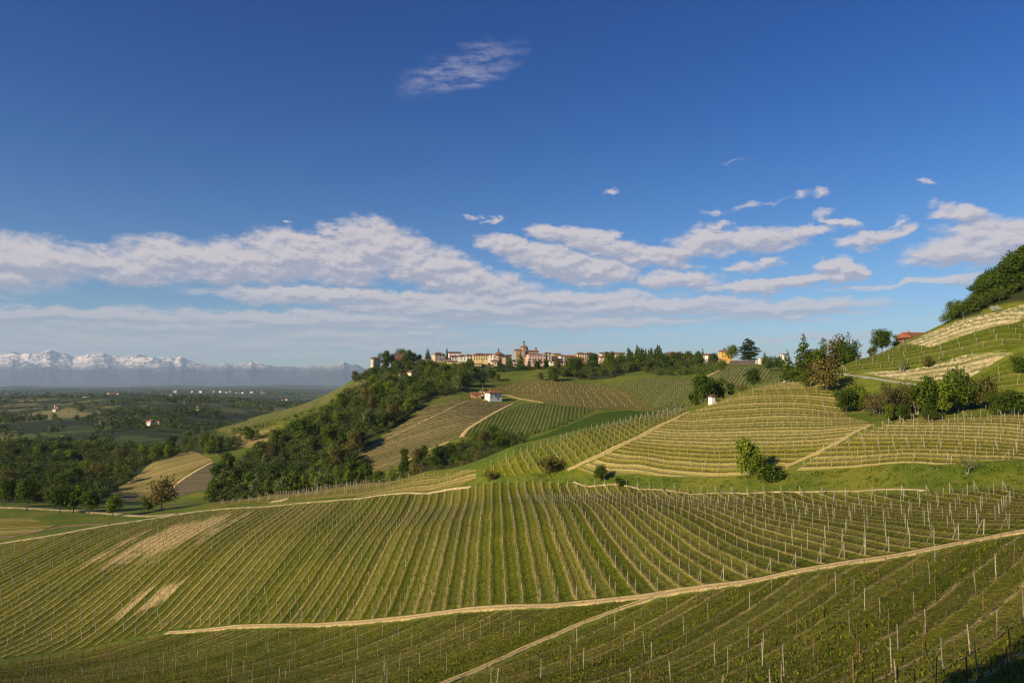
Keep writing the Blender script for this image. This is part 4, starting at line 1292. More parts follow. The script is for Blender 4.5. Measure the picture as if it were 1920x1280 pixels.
def crown_quads(lobes, n, size, g, shell=.72, droop=0.0):
    """leaf clumps through the lobes' volume, thicker towards the outside"""
    lobes = np.array(lobes)      # x y z rx ry rz
    vol = lobes[:, 3] * lobes[:, 4] * lobes[:, 5]
    pick = g.choice(len(lobes), n, p=vol ** .8 / (vol ** .8).sum())
    u = g.normal(size=(n, 3)); u /= np.linalg.norm(u, axis=1)[:, None]
    rr = shell + (1 - shell) * g.random(n) ** .7
    inner = g.random(n) < .22
    rr[inner] *= g.uniform(.2, .9, inner.sum())
    L = lobes[pick]
    bumpy = 1 + .28 * (np.sin(u[:, 0] * 5 + pick) * np.sin(u[:, 1] * 6 + pick * 2) + np.sin(u[:, 2] * 5 + pick * 3) * .6)
    C = L[:, :3] + u * L[:, 3:] * (rr * bumpy)[:, None]
    # leaf face turned outwards with scatter, so that the crown shades as a volume
    nrm = u * .75 + g.normal(0, .55, (n, 3)) + np.array([0, 0, .25])
    nrm /= np.linalg.norm(nrm, axis=1)[:, None]
    ref = g.normal(size=(n, 3)); ref[:, 2] -= droop
    a = np.cross(nrm, ref); a /= np.linalg.norm(a, axis=1)[:, None] + 1e-9
    b = np.cross(nrm, a)
    s = size * g.uniform(.55, 1.4, n)[:, None]
    V = np.stack([C - a * s * .5, C - b * s * .42, C + a * s * .5, C + b * s * .42], 1).reshape(-1, 3)
    return V, np.arange(n * 4).reshape(-1, 4)


PROTO = {}


def proto(key, trunk, crown, h):
    PROTO.setdefault(key, []).append((trunk, crown, h))


def broad(key, seed, h, wid, leaf, n, size, trunk_h=.22, bark=None, base=.18, dens=1.0, lob=14):
    g = np.random.default_rng(seed)
    acc = Acc(); tips = []
    limb(acc, (0, 0, -.4), (g.normal(0, .05), g.normal(0, .05), 1), h * (trunk_h + .22), h * .022, 0, g, tips, .25, .15, 4)
    tr = acc.mesh('trunk', bark or M_BARK)
    lobes = [(0, 0, h * .62, wid * .30, wid * .30, h * .27)]
    for i in range(lob):
        a = g.uniform(0, 6.28); f = g.random() ** .5
        z = h * g.uniform(base + .1, .88)
        prof = math.sin(math.pi * np.clip((z / h - base * .6) / (1.05 - base * .6), 0.05, .98)) ** .6
        rad = wid * .5 * prof
        s = g.uniform(.16, .30) * wid
        lobes.append((math.cos(a) * (rad - s * .6) * f, math.sin(a) * (rad - s * .6) * f, min(z, h - s * .7), s, s * g.uniform(.8, 1.1), s * g.uniform(.65, .95)))
    for p, L in tips[:30]:
        if p[2] > h * base and p[2] < h * .9:
            lobes.append((p[0], p[1], p[2], wid * .12, wid * .12, wid * .10))
    V, F = crown_quads(lobes, n, size, g)
    proto(key, tr, np_mesh('crown', V, F, LEAF[leaf]), h)


def slim(key, seed, h, wid, leaf, n, size, bark, base=.3):
    g = np.random.default_rng(seed)
    acc = Acc(); tips = []
    limb(acc, (0, 0, -.4), (g.normal(0, .03), g.normal(0, .03), 1), h * .72, h * .011, 0, g, tips, .08, .3, 1)
    tr = acc.mesh('trunk', bark)
    lobes = []
    for i in range(16):
        f = i / 15
        z = h * (base + (1 - base) * f * .95)
        rad = wid * .5 * (math.sin(math.pi * (.12 + .82 * f)) ** .8)
        a = g.uniform(0, 6.28)
        lobes.append((math.cos(a) * rad * .45, math.sin(a) * rad * .45, z, rad * .7 + .15, rad * .7 + .15, h * .07))
    V, F = crown_quads(lobes, n, size, g, .5)
    proto(key, tr, np_mesh('crown', V, F, LEAF[leaf]), h)


def conifer(key, seed, h, wid, n, size, leaf='dark', power=1.0, base=.06):
    g = np.random.default_rng(seed)
    acc = Acc(); tips = []
    V, F = prism([(0, 0, -.4)], [(0, 0, h * .95)], h * .03)
    V[4:, :2] *= .2
    acc.add(V, F)
    tr = acc.mesh('trunk', M_BARK)
    lobes = []
    nl = int(h * 2.2)
    for i in range(nl):
        f = i / (nl - 1)
        z = h * (base + (1 - base) * f)
        rad = wid * .5 * (1 - f) ** power + .12
        for k in range(5 if f < .8 else 3):
            a = g.uniform(0, 6.28)
            q = rad * g.uniform(.35, .85)
            lobes.append((math.cos(a) * q, math.sin(a) * q, z - q * .2, rad * .38 + .1, rad * .38 + .1, .28 + rad * .1))
    V, F = crown_quads(lobes, n, size, g, .4, .6)
    proto(key, tr, np_mesh('crown', V, F, LEAF[leaf]), h)


def cedar(key, seed, h, wid, n, size):
    """flat, spreading tiers of branches with gaps between them"""
    g = np.random.default_rng(seed)
    acc = Acc()
    V, F = prism([(0, 0, -.4)], [(0.3, 0, h * .95)], h * .05)
    V[4:, :2] = V[4:, :2].mean(0) + (V[4:, :2] - V[4:, :2].mean(0)) * .3
    acc.add(V, F)
    lobes = []
    for i in range(9):
        f = i / 8
        z = h * (.20 + .76 * f)
        rad = wid * .5 * (.55 + .6 * math.sin(math.pi * (.25 + .62 * f)) - .35 * f)
        for k in range(6):
            a = k * 1.047 + g.uniform(-.4, .4) + i
            q = rad * g.uniform(.45, .8)
            x, y = math.cos(a) * q, math.sin(a) * q
            acc.add(*prism([(0, 0, z - q * .12)], [(x, y, z)], .16))
            lobes.append((x, y, z + .2 + g.normal(0, .035) * h, rad * g.uniform(.3, .48), rad * g.uniform(.3, .48), h * g.uniform(.03, .055)))
        lobes.append((0, 0, z, rad * .5, rad * .5, h * .04))
    tr = acc.mesh('trunk', M_BARK)
    V, F = crown_quads(lobes, n, size, g, .3)
    proto(key, tr, np_mesh('crown', V, F, LEAF['dark']), h)


def bare(key, seed, h, wid, n, size, leaf='brown'):
    g = np.random.default_rng(seed)
    acc = Acc(); tips = []
    for q in range(3):
        limb(acc, (g.normal(0, .3), g.normal(0, .3), -.3), (g.normal(0, .18), g.normal(0, .18), 1), h * .42, h * .014, 0, g, tips, .25, .3, 4)
    tr = acc.mesh('trunk', M_PALEB if seed % 2 else M_BARK)
    lobes = [(p[0], p[1], min(p[2], h), wid * .10, wid * .10, wid * .1) for p, L in tips]
    V, F = crown_quads(lobes, n, size, g, .2)
    proto(key, tr, np_mesh('crown', V, F, LEAF[leaf]), h)


def bush(key, seed, h, wid, leaf, n, size):
    g = np.random.default_rng(seed)
    acc = Acc(); tips = []
    for q in range(4):
        limb(acc, (g.normal(0, .3), g.normal(0, .3), -.2), (g.normal(0, .4), g.normal(0, .4), 1), h * .4, h * .015, 1, g, tips, .3, .2, 2)
    tr = acc.mesh('trunk', M_BARK)
    lobes = []
    for i in range(12):
        a = g.uniform(0, 6.28); q = wid * .5 * g.random() ** .5 * .7
        s = g.uniform(.18, .3) * wid
        lobes.append((math.cos(a) * q, math.sin(a) * q, g.uniform(.25, .72) * h, s, s, min(s, h * .3)))
    V, F = crown_quads(lobes, n, size, g, .55)
    proto(key, tr, np_mesh('crown', V, F, LEAF[leaf]), h)


for i in range(3):
    broad('deep', 10 + i, 12, 9.5 + i, 'deep', 3600, .62, base=.12)
    broad('mid', 20 + i, 12, 9.0 + i, 'mid', 3600, .60, base=.12)
broad('fresh', 31, 11, 8.0, 'fresh', 3200, .55, base=.15); broad('fresh', 32, 11, 9.5, 'fresh', 3200, .55, base=.15)
broad('brown', 41, 11, 9, 'brown', 2600, .5, base=.2); broad('brown', 42, 10, 8, 'brown', 2400, .5, base=.2)
broad('grey', 45, 12, 7, 'grey', 3000, .5, base=.1)
broad('round', 51, 10, 8.5, 'deep', 5200, .42, trunk_h=.3, base=.24, lob=18); broad('round', 52, 11, 8.0, 'mid', 5200, .42, trunk_h=.3, base=.24, lob=18)
slim('birch', 61, 13, 5, 'fresh', 1500, .5, M_PALEB); slim('birch', 62, 14, 4.4, 'mid', 1500, .5, M_PALEB); slim('birch', 63, 12, 5.4, 'grey', 1200, .5, M_PALEB)
slim('poplar', 65, 15, 3.4, 'mid', 1500, .5, M_BARK, .12); slim('poplar', 66, 15, 3.0, 'deep', 1500, .5, M_BARK, .12)
conifer('cypress', 71, 12, 2.8, 1700, .42, 'dark', .55); conifer('cypress', 72, 12, 3.4, 1800, .42, 'deep', .6)
conifer('fir', 75, 13, 8, 3000, .5, 'deep', .9); conifer('fir', 76, 13, 7, 3000, .5, 'mid', .8)
cedar('cedar', 81, 22, 19, 9000, .8)
bare('bare', 91, 10, 8, 900, .32); bare('bare', 92, 9, 7, 900, .30); bare('bare', 93, 11, 6, 700, .3, 'mid')
bush('bush', 95, 3.2, 4.4, 'mid', 1300, .34); bush('bush', 96, 3.0, 4.0, 'deep', 1300, .34); bush('bush', 97, 3.4, 4.2, 'brown', 760, .30)
bush('whitebush', 98, 3.2, 3.6, 'blossom', 700, .4)

TREE_XY = []


def tree(key, x, y, h, label, cat='tree', name=None, group=None, var=None, wide=1.0, z=None):
    P = PROTO[key]
    tr, cr, h0 = P[random.randrange(len(P)) if var is None else var % len(P)]
    s = h / h0
    e = empty(name or {'bush': 'bush', 'whitebush': 'bush', 'cypress': 'cypress', 'fir': 'fir_tree', 'cedar': 'cedar_tree'}.get(key, 'tree'), (x, y, (gz(x, y) if z is None else z) - .1), random.uniform(0, 6.28), label=label, cat=cat, group=group)
    w = s * wide * random.uniform(.92, 1.1)
    e.scale = (w, w, s)
    for nm, me in (('trunk', tr), ('crown', cr)):
        link(bpy.data.objects.new(nm, me), e)
    TREE_XY.append((x, y))
    return e


def tree_px(key, px, py, D, h, label, **kw):
    X, Y = hit(px, py, D)
    return tree(key, X, Y, h, label, **kw)


# --- trees that stand alone
ROADT = [(8, 952, 293, 12.5, 'round', 'round dark tree at the left end of the row by the valley road'),
         (50, 958, 289, 13.5, 'round', 'broad round tree with a stout trunk beside the valley road'),
         (113, 963, 284, 11.5, 'round', 'dense round tree standing on the bank below the valley road'),
         (137, 962, 283, 11.5, 'fresh', 'leafy tree with a bright side close behind the round tree on the bank'),
         (166, 962, 284, 9.5, 'mid', 'smaller tree with a short trunk at the road bank'),
         (211, 968, 277, 9.0, 'fresh', 'low bright green bushy tree at the bend of the valley road'),
         (302, 957, 272, 14.0, 'brown', 'tall rust and green tree where the two pale tracks meet'),
         (278, 958, 276, 7.0, 'deep', 'short dark tree tucked under the rust coloured tree')]
for px, py, D, h, k, lab in ROADT:
    tree_px(k, px, py, D, h, lab)
tree_px('round', 1126, 906, 203, 5.4, 'small round tree beside the white line at the top of the green vineyard', var=0)
tree_px('bush', 1163, 911, 196, 2.6, 'low dark bush on the grass beside the small round tree', cat='bush')
tree_px('bush', 1028, 888, 213, 6.6, 'large olive bush at the foot of the flowering crest', cat='bush', var=2)
tree_px('bush', 918, 902, 219, 4.2, 'small brown bush on the tip of the flowering crest', cat='bush', var=2)
tree_px('mid', 1424, 905, 171, 7.4, 'dark leafy tree growing out of the grass bank below the straw coloured terraces', wide=1.0)
tree_px('fresh', 1402, 898, 173, 10.8, 'taller light green tree with a thin top on the grass bank', wide=.7)
tree_px('bush', 1445, 903, 168, 4.5, 'dark bush at the foot of the two trees on the grass bank', cat='bush', var=1)
tree_px('bare', 1815, 888, 131, 6.0, 'thin young tree with few leaves on the grass bank at the right', var=2)
tree_px('deep', 1318, 758, 266, 12.5, 'dark spreading tree beside the small white hut')
tree_px('deep', 1341, 754, 270, 10.5, 'dark low tree just behind the small white hut')
tree_px('mid', 1306, 765, 262, 8, 'green shrubby tree left of the small white hut')
tree_px('mid', 1370, 744, 262, 5.5, 'small green tree behind the row of posts right of the hut')
tree_px('round', 1414, 730, 275, 8.4, 'dark round tree on the crest behind the terraces', var=0)
tree_px('bush', 1392, 737, 268, 4, 'brown bush between the hut trees and the dark round tree', cat='bush', var=2)
for px, py, D, h in ((1250, 770, 330, 8), (1268, 766, 325, 8.5), (1235, 775, 335, 6.5)):
    tree_px('bare', px, py, D, h, 'bushy olive thicket tree peeping over the crest above the field path', group='thicket behind the crest', var=2)
# by the right road
tree_px('fir', 1508, 712, 252, 17, 'tall dark fir with a pointed top above the roadside trees', wide=1.0)
tree_px('fir', 1478, 716, 256, 12, 'lower fir with drooping branches left of the tall fir')
tree_px('cypress', 1545, 700, 262, 13.5, 'narrow dark conifer beside the red brown bare tree')
tree_px('brown', 1568, 700, 268, 15, 'tall red brown budding tree rising over the roadside trees')
tree_px('deep', 1592, 690, 268, 11, 'dark tree on the right end of the roadside trees')
tree_px('deep', 1530, 706, 254, 11, 'dark leafy tree between the fir and the narrow conifer')
tree_px('brown', 1550, 738, 229, 11.5, 'broad brown tree with a pale trunk at the end of the terraces', var=0)
tree_px('brown', 1528, 722, 238, 8, 'reddish shrubby tree behind the broad brown tree')
tree_px('mid', 1512, 728, 240, 6, 'green shrub like tree at the upper corner of the terraces')
tree_px('deep', 1588, 775, 207, 7.5, 'dark low tree at the lower end of the bare thicket')
tree_px('fresh', 1612, 770, 208, 8.5, 'pale green loose tree beside the dark low tree')
for i, (px, py, D, h) in enumerate(((1632, 778, 200, 9), (1650, 780, 196, 10), (1668, 786, 191, 11.5), (1678, 782, 190, 12.5), (1690, 778, 188, 11), (1706, 776, 187, 11.5), (1722, 776, 185, 10), (1640, 772, 203, 8), (1700, 768, 192, 10), (1715, 770, 190, 11))):
    tree_px('bare', px, py, D, h, 'thin bare tree with many pale stems in the thicket below the road', group='bare trees below the road')
tree_px('mid', 1668, 790, 188, 4.5, 'low green shrub tree at the foot of the bare thicket')
tree_px('deep', 1695, 788, 184, 4.5, 'dark shrub tree under the bare stems by the posts')
tree_px('mid', 1738, 783, 182, 11, 'first of three dense green trees on the bank under the road', wide=.8)
tree_px('fresh', 1768, 780, 180, 9.5, 'middle one of three dense green trees on the bank under the road', wide=.8)
tree_px('deep', 1797, 772, 180, 12.0, 'tallest of three dense green trees under the road, nearest the open grass', wide=.9)
tree_px('deep', 1745, 790, 177, 5.0, 'dark low tree in front of the three dense green trees')
tree_px('brown', 1848, 768, 171, 9.0, 'olive brown tree on the grass bank at the right')
tree_px('deep', 1868, 778, 165, 6.0, 'dark low tree beside the olive brown tree')
tree_px('deep', 1898, 779, 160, 6.5, 'dark conifer like bush tree at the right end of the bank', wide=1.1)
tree_px('deep', 1912, 700, 196, 5.5, 'dark bush tree at the right edge above the road')
tree_px('brown', 1740, 690, 219, 4.2, 'brown leafless looking tree on the pale slope above the road')
tree_px('bare', 1690, 700, 217, 7, 'grey thin tree on the pale slope above the road')
# right skyline
tree('round', *at(1655, 258), 9.8, 'large round tree standing alone on the skyline of the steep hill', var=0, wide=.95)
tree('deep', *at(1638, 256), 4.8, 'dark low tree left of the lone round skyline tree')
tree('brown', *at(1690, 276), 8.0, 'grey brown tree beside the red roofed farmhouse')
tree('deep', *at(1684, 266), 4.2, 'dark shrub tree in front of the red roofed farmhouse')

# --- town trees
TOWN = [
    ('cedar', 1404, 681, 735, 26, 'great cedar with flat tiers of dark branches beside the orange house'),
    ('round', 1373, 681, 735, 20, 'tall oval dark tree between the orange house and the great cedar'),
    ('fir', 1434, 682, 760, 14, 'small pointed conifer right of the great cedar'),
    ('deep', 1442, 694, 600, 12, 'green tree with a pale trunk below the far wall'),
    ('deep', 1458, 690, 640, 11, 'dark tree above the end of the striped slope'),
    ('mid', 1355, 694, 640, 10, 'dark tree at the upper end of the straw path'),
    ('deep', 1425, 690, 690, 8, 'round shrub tree in front of the far wall'),
    ('round', 723, 684, 728, 19, 'tall oval tree at the left of the castle'),
    ('mid', 752, 682, 730, 19, 'broad dark tree hiding the castle front'),
    ('deep', 768, 684, 728, 17, 'dark tree right of the castle front'),
    ('deep', 738, 684, 735, 15, 'leafy tree between the oval tree and the castle'),
    ('round', 786, 681, 735, 10, 'round tree right of the castle'),
    ('fir', 802, 678, 735, 16, 'pointed dark fir left of the first town house'),
    ('cypress', 838, 676, 760, 15, 'dark cypress between the first town houses'),
    ('deep', 880, 690, 715, 11, 'dark tree below the long yellow house'),
    ('fir', 938, 696, 690, 15, 'dark spreading conifer below the small dome'),
    ('grey', 956, 695, 690, 14, 'pale green willow like tree below the church'),
    ('fir', 976, 694, 690, 20, 'tall dark conifer in front of the church'),
    ('fir', 992, 693, 690, 13, 'dark conifer in front of the pink block'),
    ('deep', 1008, 692, 690, 11, 'dark leafy tree below the pink block'),
    ('deep', 1024, 690, 695, 10, 'dark tree at the right foot of the pink block'),
    ('cypress', 905, 722, 600, 15, 'narrow dark tree with a tall trunk on the meadow below the town'),
    ('deep', 922, 712, 640, 11, 'dark bushy tree on the meadow below the town'),
    ('deep', 934, 714, 640, 7, 'low dark bush tree on the meadow below the town'),
    ('brown', 1014, 714, 625, 8, 'small brown tree at the corner of the faded vineyard'),
    ('mid', 1036, 714, 622, 13, 'dense dark tree at the left end of the hillside wood'),
    ('cypress', 1318, 680, 745, 17, 'tall dark cypress at the skyline among far roofs'),
    ('cypress', 1310, 680, 748, 15, 'second dark cypress leaning on the tall one'),
    ('mid', 1292, 681, 748, 12, 'green tree behind the brick gabled house'),
    ('deep', 1283, 681, 750, 13, 'dark tree behind the brick gabled house roof'),
    ('deep', 1342, 679, 740, 9, 'small dark tree between the white gable and the orange house'),
    ('round', 1466, 695, 420, 9, 'dark tree above the upper corner of the terraces'),
]
for k, px, py, D, h, lab in TOWN:
    tree_px(k, px, py, D, h, lab)
g_ = np.random.default_rng(5)
for i in range(16):        # poplars that stand above the hillside wood
    px = 1178 + i * 4.2 + g_.uniform(-1.5, 1.5)
    tree('poplar', *at(px, 690 + g_.uniform(-12, 12)), g_.uniform(17, 23), 'tall slim tree in the row above the hillside wood', group='slim trees above the hillside wood', wide=1.15)


# --- woods: trees one can tell apart, nearest and tallest first
def wood(area, n, hmin, hmax, kinds, label, group, mind, cat='tree', seed=1):
    g = np.random.default_rng(seed)
    P = np.array(WOOD_AREAS[area]); x0, y0 = P.min(0); x1, y1 = P.max(0)
    out, tries = [], 0
    while len(out) < n and tries < n * 60:
        tries += 1
        x, y = g.uniform(x0, x1), g.uniform(y0, y1)
        if not inside(WOOD_AREAS[area], np.array([x]), np.array([y]))[0]:
            continue
        if any((x - a) ** 2 + (y - b) ** 2 < mind ** 2 for a, b, *_ in out):
            continue
        if not in_view(np.array(x), np.array(y), np.array(gz(x, y) + 6), 40):
            continue
        out.append((x, y))
    for x, y in out:
        k = kinds[g.integers(len(kinds))]
        tree(k, x, y, g.uniform(hmin, hmax), label, cat=cat, group=group)
    return len(out)


nw = {}
nw['big'] = wood('big', 78, 10, 16.5, ['deep', 'mid', 'deep', 'mid', 'fresh', 'fresh', 'birch', 'grey', 'deep', 'brown', 'poplar', 'birch'], 'leafy tree in the dense wood that climbs to the town', 'dense wood climbing to the town', 7.4, seed=2)
nw['gully'] = wood('gully', 22, 6, 11, ['deep', 'mid', 'deep', 'brown', 'deep'], 'dark tree in the gully between the hoed vineyard and the crest', 'trees in the gully', 6.0, seed=3)
nw['valley'] = wood('valley', 34, 9, 14, ['deep', 'deep', 'mid', 'deep', 'brown', 'fresh'], 'dark tree in the shady wood on the valley floor', 'shady wood on the valley floor', 9.5, seed=4)
nw['copse'] = wood('copse', 8, 8, 12, ['mid', 'fresh', 'deep', 'birch'], 'tree in the copse above the small stubble vineyard', 'copse above the stubble vineyard', 6, seed=5)
nw['town_wood'] = wood('town_wood', 22, 12, 17, ['deep', 'mid', 'brown', 'mid', 'deep'], 'tree in the wood on the slope right of the town', 'hillside wood right of the town', 8.5, seed=6)
nw['castle'] = wood('castle', 12, 8, 13, ['deep', 'mid', 'deep', 'brown'], 'tree on the wooded knoll below the castle', 'wooded castle knoll', 8, seed=7)
nw['hill'] = wood('hill_wood', 24, 5.5, 9, ['deep', 'brown', 'mid', 'bare', 'brown', 'deep'], 'tree in the dark wood on top of the steep hill', 'wood on top of the steep hill', 4.4, seed=8)
nw['road'] = wood('road_wood', 5, 7, 11, ['deep', 'mid', 'fir'], 'tree in the group behind the upper end of the terraces', 'trees behind the terraces', 6, seed=9)
# birches along the front of the big wood
for i in range(16):
    px = 470 + i * 13 + g_.uniform(-5, 5)
    tree('birch', *at(px, 322 + g_.uniform(-6, 18)), g_.uniform(12, 15.5), 'slender pale stemmed tree along the front of the dense wood', group='slender trees at the wood edge')
tree_px('whitebush', 1868, 584, 228, 2.4, 'white blossoming bush at the edge of the dark hilltop wood', cat='bush')
tree_px('mid', 758, 872, 395, 9.5, 'dark tree standing in front of the hoed vineyard', wide=.75)
print('TREES', len(TREE_XY), nw)

# --- scrub and far woods that read as one mass
def _templates(n, size, seed):
    g = np.random.default_rng(seed); out = []
    for i in range(7):
        lobes = [(0, 0, .55, .30, .30, .30)]
        for k in range(8):
            a = g.uniform(0, 6.28); q = g.uniform(.12, .32); z = g.uniform(.3, .82)
            r_ = g.uniform(.13, .22)
            lobes.append((math.cos(a) * q, math.sin(a) * q, z, r_, r_, r_ * .85))
        V, F = crown_quads(lobes, n, size, g, .7)
        out.append(V)
    return out


def mass(name, pts, hs, label, per=60, leaf='deep', size=1.0, seed=1):
    """merged crowns of a wood too large to count"""
    g = np.random.default_rng(seed)
    A = np.asarray(pts, float); n = len(A); h = np.asarray(hs, float)
    Z = ground(A[:, 0], A[:, 1])
    tp = _templates(per, size * 1.25 / math.sqrt(per), seed)
    which = g.integers(0, len(tp), n)
    out = []
    for k in range(len(tp)):
        s = np.where(which == k)[0]
        if not len(s):
            continue
        a = g.uniform(0, 6.28, len(s)); c, sn = np.cos(a)[:, None], np.sin(a)[:, None]
        T_ = tp[k][None]
        w = (h[s] * g.uniform(.8, 1.25, len(s)))[:, None]
        x = (T_[..., 0] * c - T_[..., 1] * sn) * w + A[s, 0][:, None]
        y = (T_[..., 0] * sn + T_[..., 1] * c) * w + A[s, 1][:, None]
        z = T_[..., 2] * h[s][:, None] + Z[s][:, None] - .1 * h[s][:, None]
        out.append(np.stack([x, y, z], -1).reshape(-1, 3))
    Q = np.concatenate(out)
    return obj(name, np_mesh(name, Q, np.arange(len(Q)).reshape(-1, 4), FARLEAF), kind='stuff', label=label, cat='woodland')


def far_leaf():
    m, t, b = material('far_woodland')
    P = world_pos(t)
    f = noise(t, P, .03, 4, .6)
    g = nd(t, 'ShaderNodeNewGeometry')
    f2 = mth(t, 'ADD', f, mth(t, 'MULTIPLY', mth(t, 'SUBTRACT', g.outputs['Random Per Island'], .5), .4))
    t.links.new(mixc(t, smooth(t, f2, .3, .75), (.030, .055, .009), (.12, .15, .022)), b.inputs['Base Color'])
    return m


FARLEAF = far_leaf()


def scatter_area(poly, dens, seed, hmin, hmax, clump=0.0, sc=60):
    g = np.random.default_rng(seed)
    P = np.array(poly); x0, y0 = P.min(0); x1, y1 = P.max(0)
    n = int((x1 - x0) * (y1 - y0) * dens)
    X, Y = g.uniform(x0, x1, n), g.uniform(y0, y1, n)
    k = inside(poly, X, Y)
    if clump:
        k &= fbm(X / sc, Y / sc, 4, seed) + g.uniform(-.12, .12, n) > clump
    return np.column_stack([X, Y])[k], g.uniform(hmin, hmax, k.sum())


# undergrowth of the individual woods, then the woods of the plain
for k, dn, a, b in (('big', .018, 6, 13), ('valley', .014, 6, 12), ('gully', .022, 4, 8), ('castle', .016, 4, 9), ('town_wood', .018, 5, 13), ('hill_wood', .06, 3.5, 7), ('copse', .018, 4, 9), ('road_bank', .035, 2.5, 5.5), ('town_slope', .006, 2, 5), ('road_wood', .02, 3, 6)):
    p, h = scatter_area(WOOD_AREAS[k], dn, len(k) * 7 + 3, a, b)
    mass('undergrowth', p, h, 'undergrowth and young trees filling the %s' % {'big': 'dense wood', 'valley': 'valley wood', 'gully': 'gully', 'castle': 'castle knoll', 'town_wood': 'hillside wood', 'hill_wood': 'hilltop wood', 'copse': 'copse', 'road_bank': 'bank under the road', 'town_slope': 'slope under the town', 'road_wood': 'roadside trees'}[k], 520, seed=len(k))
p, h = scatter_area(XY([(690, 650), (735, 590), (800, 560), (880, 590), (905, 640), (880, 690), (800, 672), (735, 655)]), .02, 55, 4, 7)
mass('orchard_wood', p, h, 'low dense wood on the slope below the castle', 420)
p, h = scatter_area(XY([(1190, 592), (1340, 560), (1350, 590), (1345, 612), (1200, 640)]), .03, 56, 5, 7)
mass('hedge', p, h, 'clipped dark hedge like orchard above the striped slope', 300)
p, h = scatter_area(XY([(890, 390), (960, 386), (1030, 400), (1090, 426), (1080, 432), (1020, 404), (960, 396), (895, 404)]), .05, 58, 2, 3.5)
mass('hedge', p, h, 'dark hedge between the two green fields', 60)
p, h = scatter_area(XY([(434, 566), (515, 568), (600, 600), (600, 610), (520, 580), (434, 578)]), .05, 59, 2.5, 4)
mass('hedge', p, h, 'dark hedge along the foot of the ridge vineyard', 60)
p, h = scatter_area(XY([(-150, 700), (330, 600), (400, 690), (420, 1000), (560, 1000), (640, 1500), (640, 1500), (-150, 1500)]), .0050, 60, 6, 16, .055, 120)
mass('woodland', p, h, 'woods on the near hills of the plain', 110)
p, h = scatter_area(XY([(-150, 1500), (700, 1500), (720, 3600), (-150, 3600)]), .0014, 61, 7, 18, .075, 240)
mass('woodland', p, h, 'woods on the middle hills of the plain', 40, size=1.0)
p, h = scatter_area(XY([(-150, 3600), (720, 3600), (720, 9000), (-150, 9000)]), .0003, 62, 10, 24, .04, 500)
mass('woodland', p, h, 'far woods of the plain', 24, size=1.1)

for px_, D_, h_ in ((1848, 238, 10), (1862, 240, 11), (1878, 242, 12.5), (1892, 241, 12.5), (1906, 244, 14.5), (1920, 243, 14), (1934, 246, 16), (1950, 244, 16), (1870, 250, 12), (1900, 252, 13), (1928, 254, 15)):
    tree(('deep', 'brown', 'deep', 'mid')[int(px_) % 4], *at(px_, D_), h_, 'tall dark tree at the steep right end of the hilltop wood', group='tall trees at the end of the hilltop wood')

# ------------------------------------------------------------------ buildings
def plaster(name, col, var=.12):
    m, t, b = material(name)
    co = nd(t, 'ShaderNodeTexCoord').outputs['Object']
    f = noise(t, co, .45, 5, .65); f2 = noise(t, vmth(t, 'MULTIPLY', co, (1.2, 1.2, .25)), .9, 4, .7)
    c = mixc(t, smooth(t, f, .3, .7), tuple(x * (1 - var) for x in col), col)
    c = mixc(t, smooth(t, f2, .56, .8, 0, .45), c, tuple(x * .55 for x in col))
    t.links.new(c, b.inputs['Base Color'])
    return m


def tiles(name, col):
    m, t, b = material(name)
    co = nd(t, 'ShaderNodeTexCoord').outputs['Object']
    f = noise(t, co, 2.2, 5, .7); f2 = noise(t, co, .35, 4, .6)
    c = mixc(t, smooth(t, f, .3, .7), tuple(x * .6 for x in col), tuple(min(1, x * 1.2) for x in col))
    c = mixc(t, smooth(t, f2, .55, .75, 0, .6), c, (.10, .075, .055))
    w = nd(t, 'ShaderNodeTexWave'); t.links.new(co, w.inputs[0]); w.inputs['Scale'].default_value = 2.2; w.inputs['Distortion'].default_value = .6
    t.links.new(c, b.inputs['Base Color'])
    bump(t, b, w.outputs[1], .06, .6)
    return m


def brick(name, col):
    m, t, b = material(name)
    co = nd(t, 'ShaderNodeTexCoord').outputs['Object']
    f = noise(t, co, .5, 5, .65); f2 = noise(t, co, 4.0, 3, .6)
    c = mixc(t, smooth(t, f2, .3, .7), tuple(x * .7 for x in col), tuple(min(1, x * 1.2) for x in col))
    c = mixc(t, smooth(t, f, .5, .75, 0, .6), c, tuple(x * .5 for x in col))
    t.links.new(c, b.inputs['Base Color'])
    return m


W = {'white': plaster('white_plaster', (.78, .75, .70)), 'cream': plaster('cream_plaster', (.72, .60, .41)), 'peach': plaster('peach_plaster', (.70, .55, .40)),
     'yellow': plaster('yellow_plaster', (.74, .55, .25)), 'orange': plaster('orange_plaster', (.74, .44, .11)), 'pink': plaster('pink_plaster', (.68, .46, .39)),
     'rust': plaster('rust_plaster', (.46, .24, .12)), 'brown': plaster('brown_plaster', (.16, .10, .07)), 'stone': plaster('rubble_stone', (.42, .32, .22), .3), 'brick': brick('brickwork', (.38, .28, .19)), 'redbrick': brick('red_brickwork', (.17, .085, .055)), 'hut': plaster('whitewash', (.82, .80, .78))}
T = {'brown': tiles('brown_roof_tiles', (.20, .10, .06)), 'red': tiles('red_roof_tiles', (.32, .12, .07)), 'terra': tiles('terracotta_tiles', (.24, .13, .085)), 'dark': tiles('dark_roof_tiles', (.11, .075, .055))}
M_GLASS = plain_mat('window_glass', (.035, .035, .04), .3, 2, .25)
M_SHUT = plain_mat('shutter_paint', (.16, .10, .06), .2, 3, .7)
M_STONEF = plain_mat('stone_frame', (.50, .45, .36), .15, 3, .85)


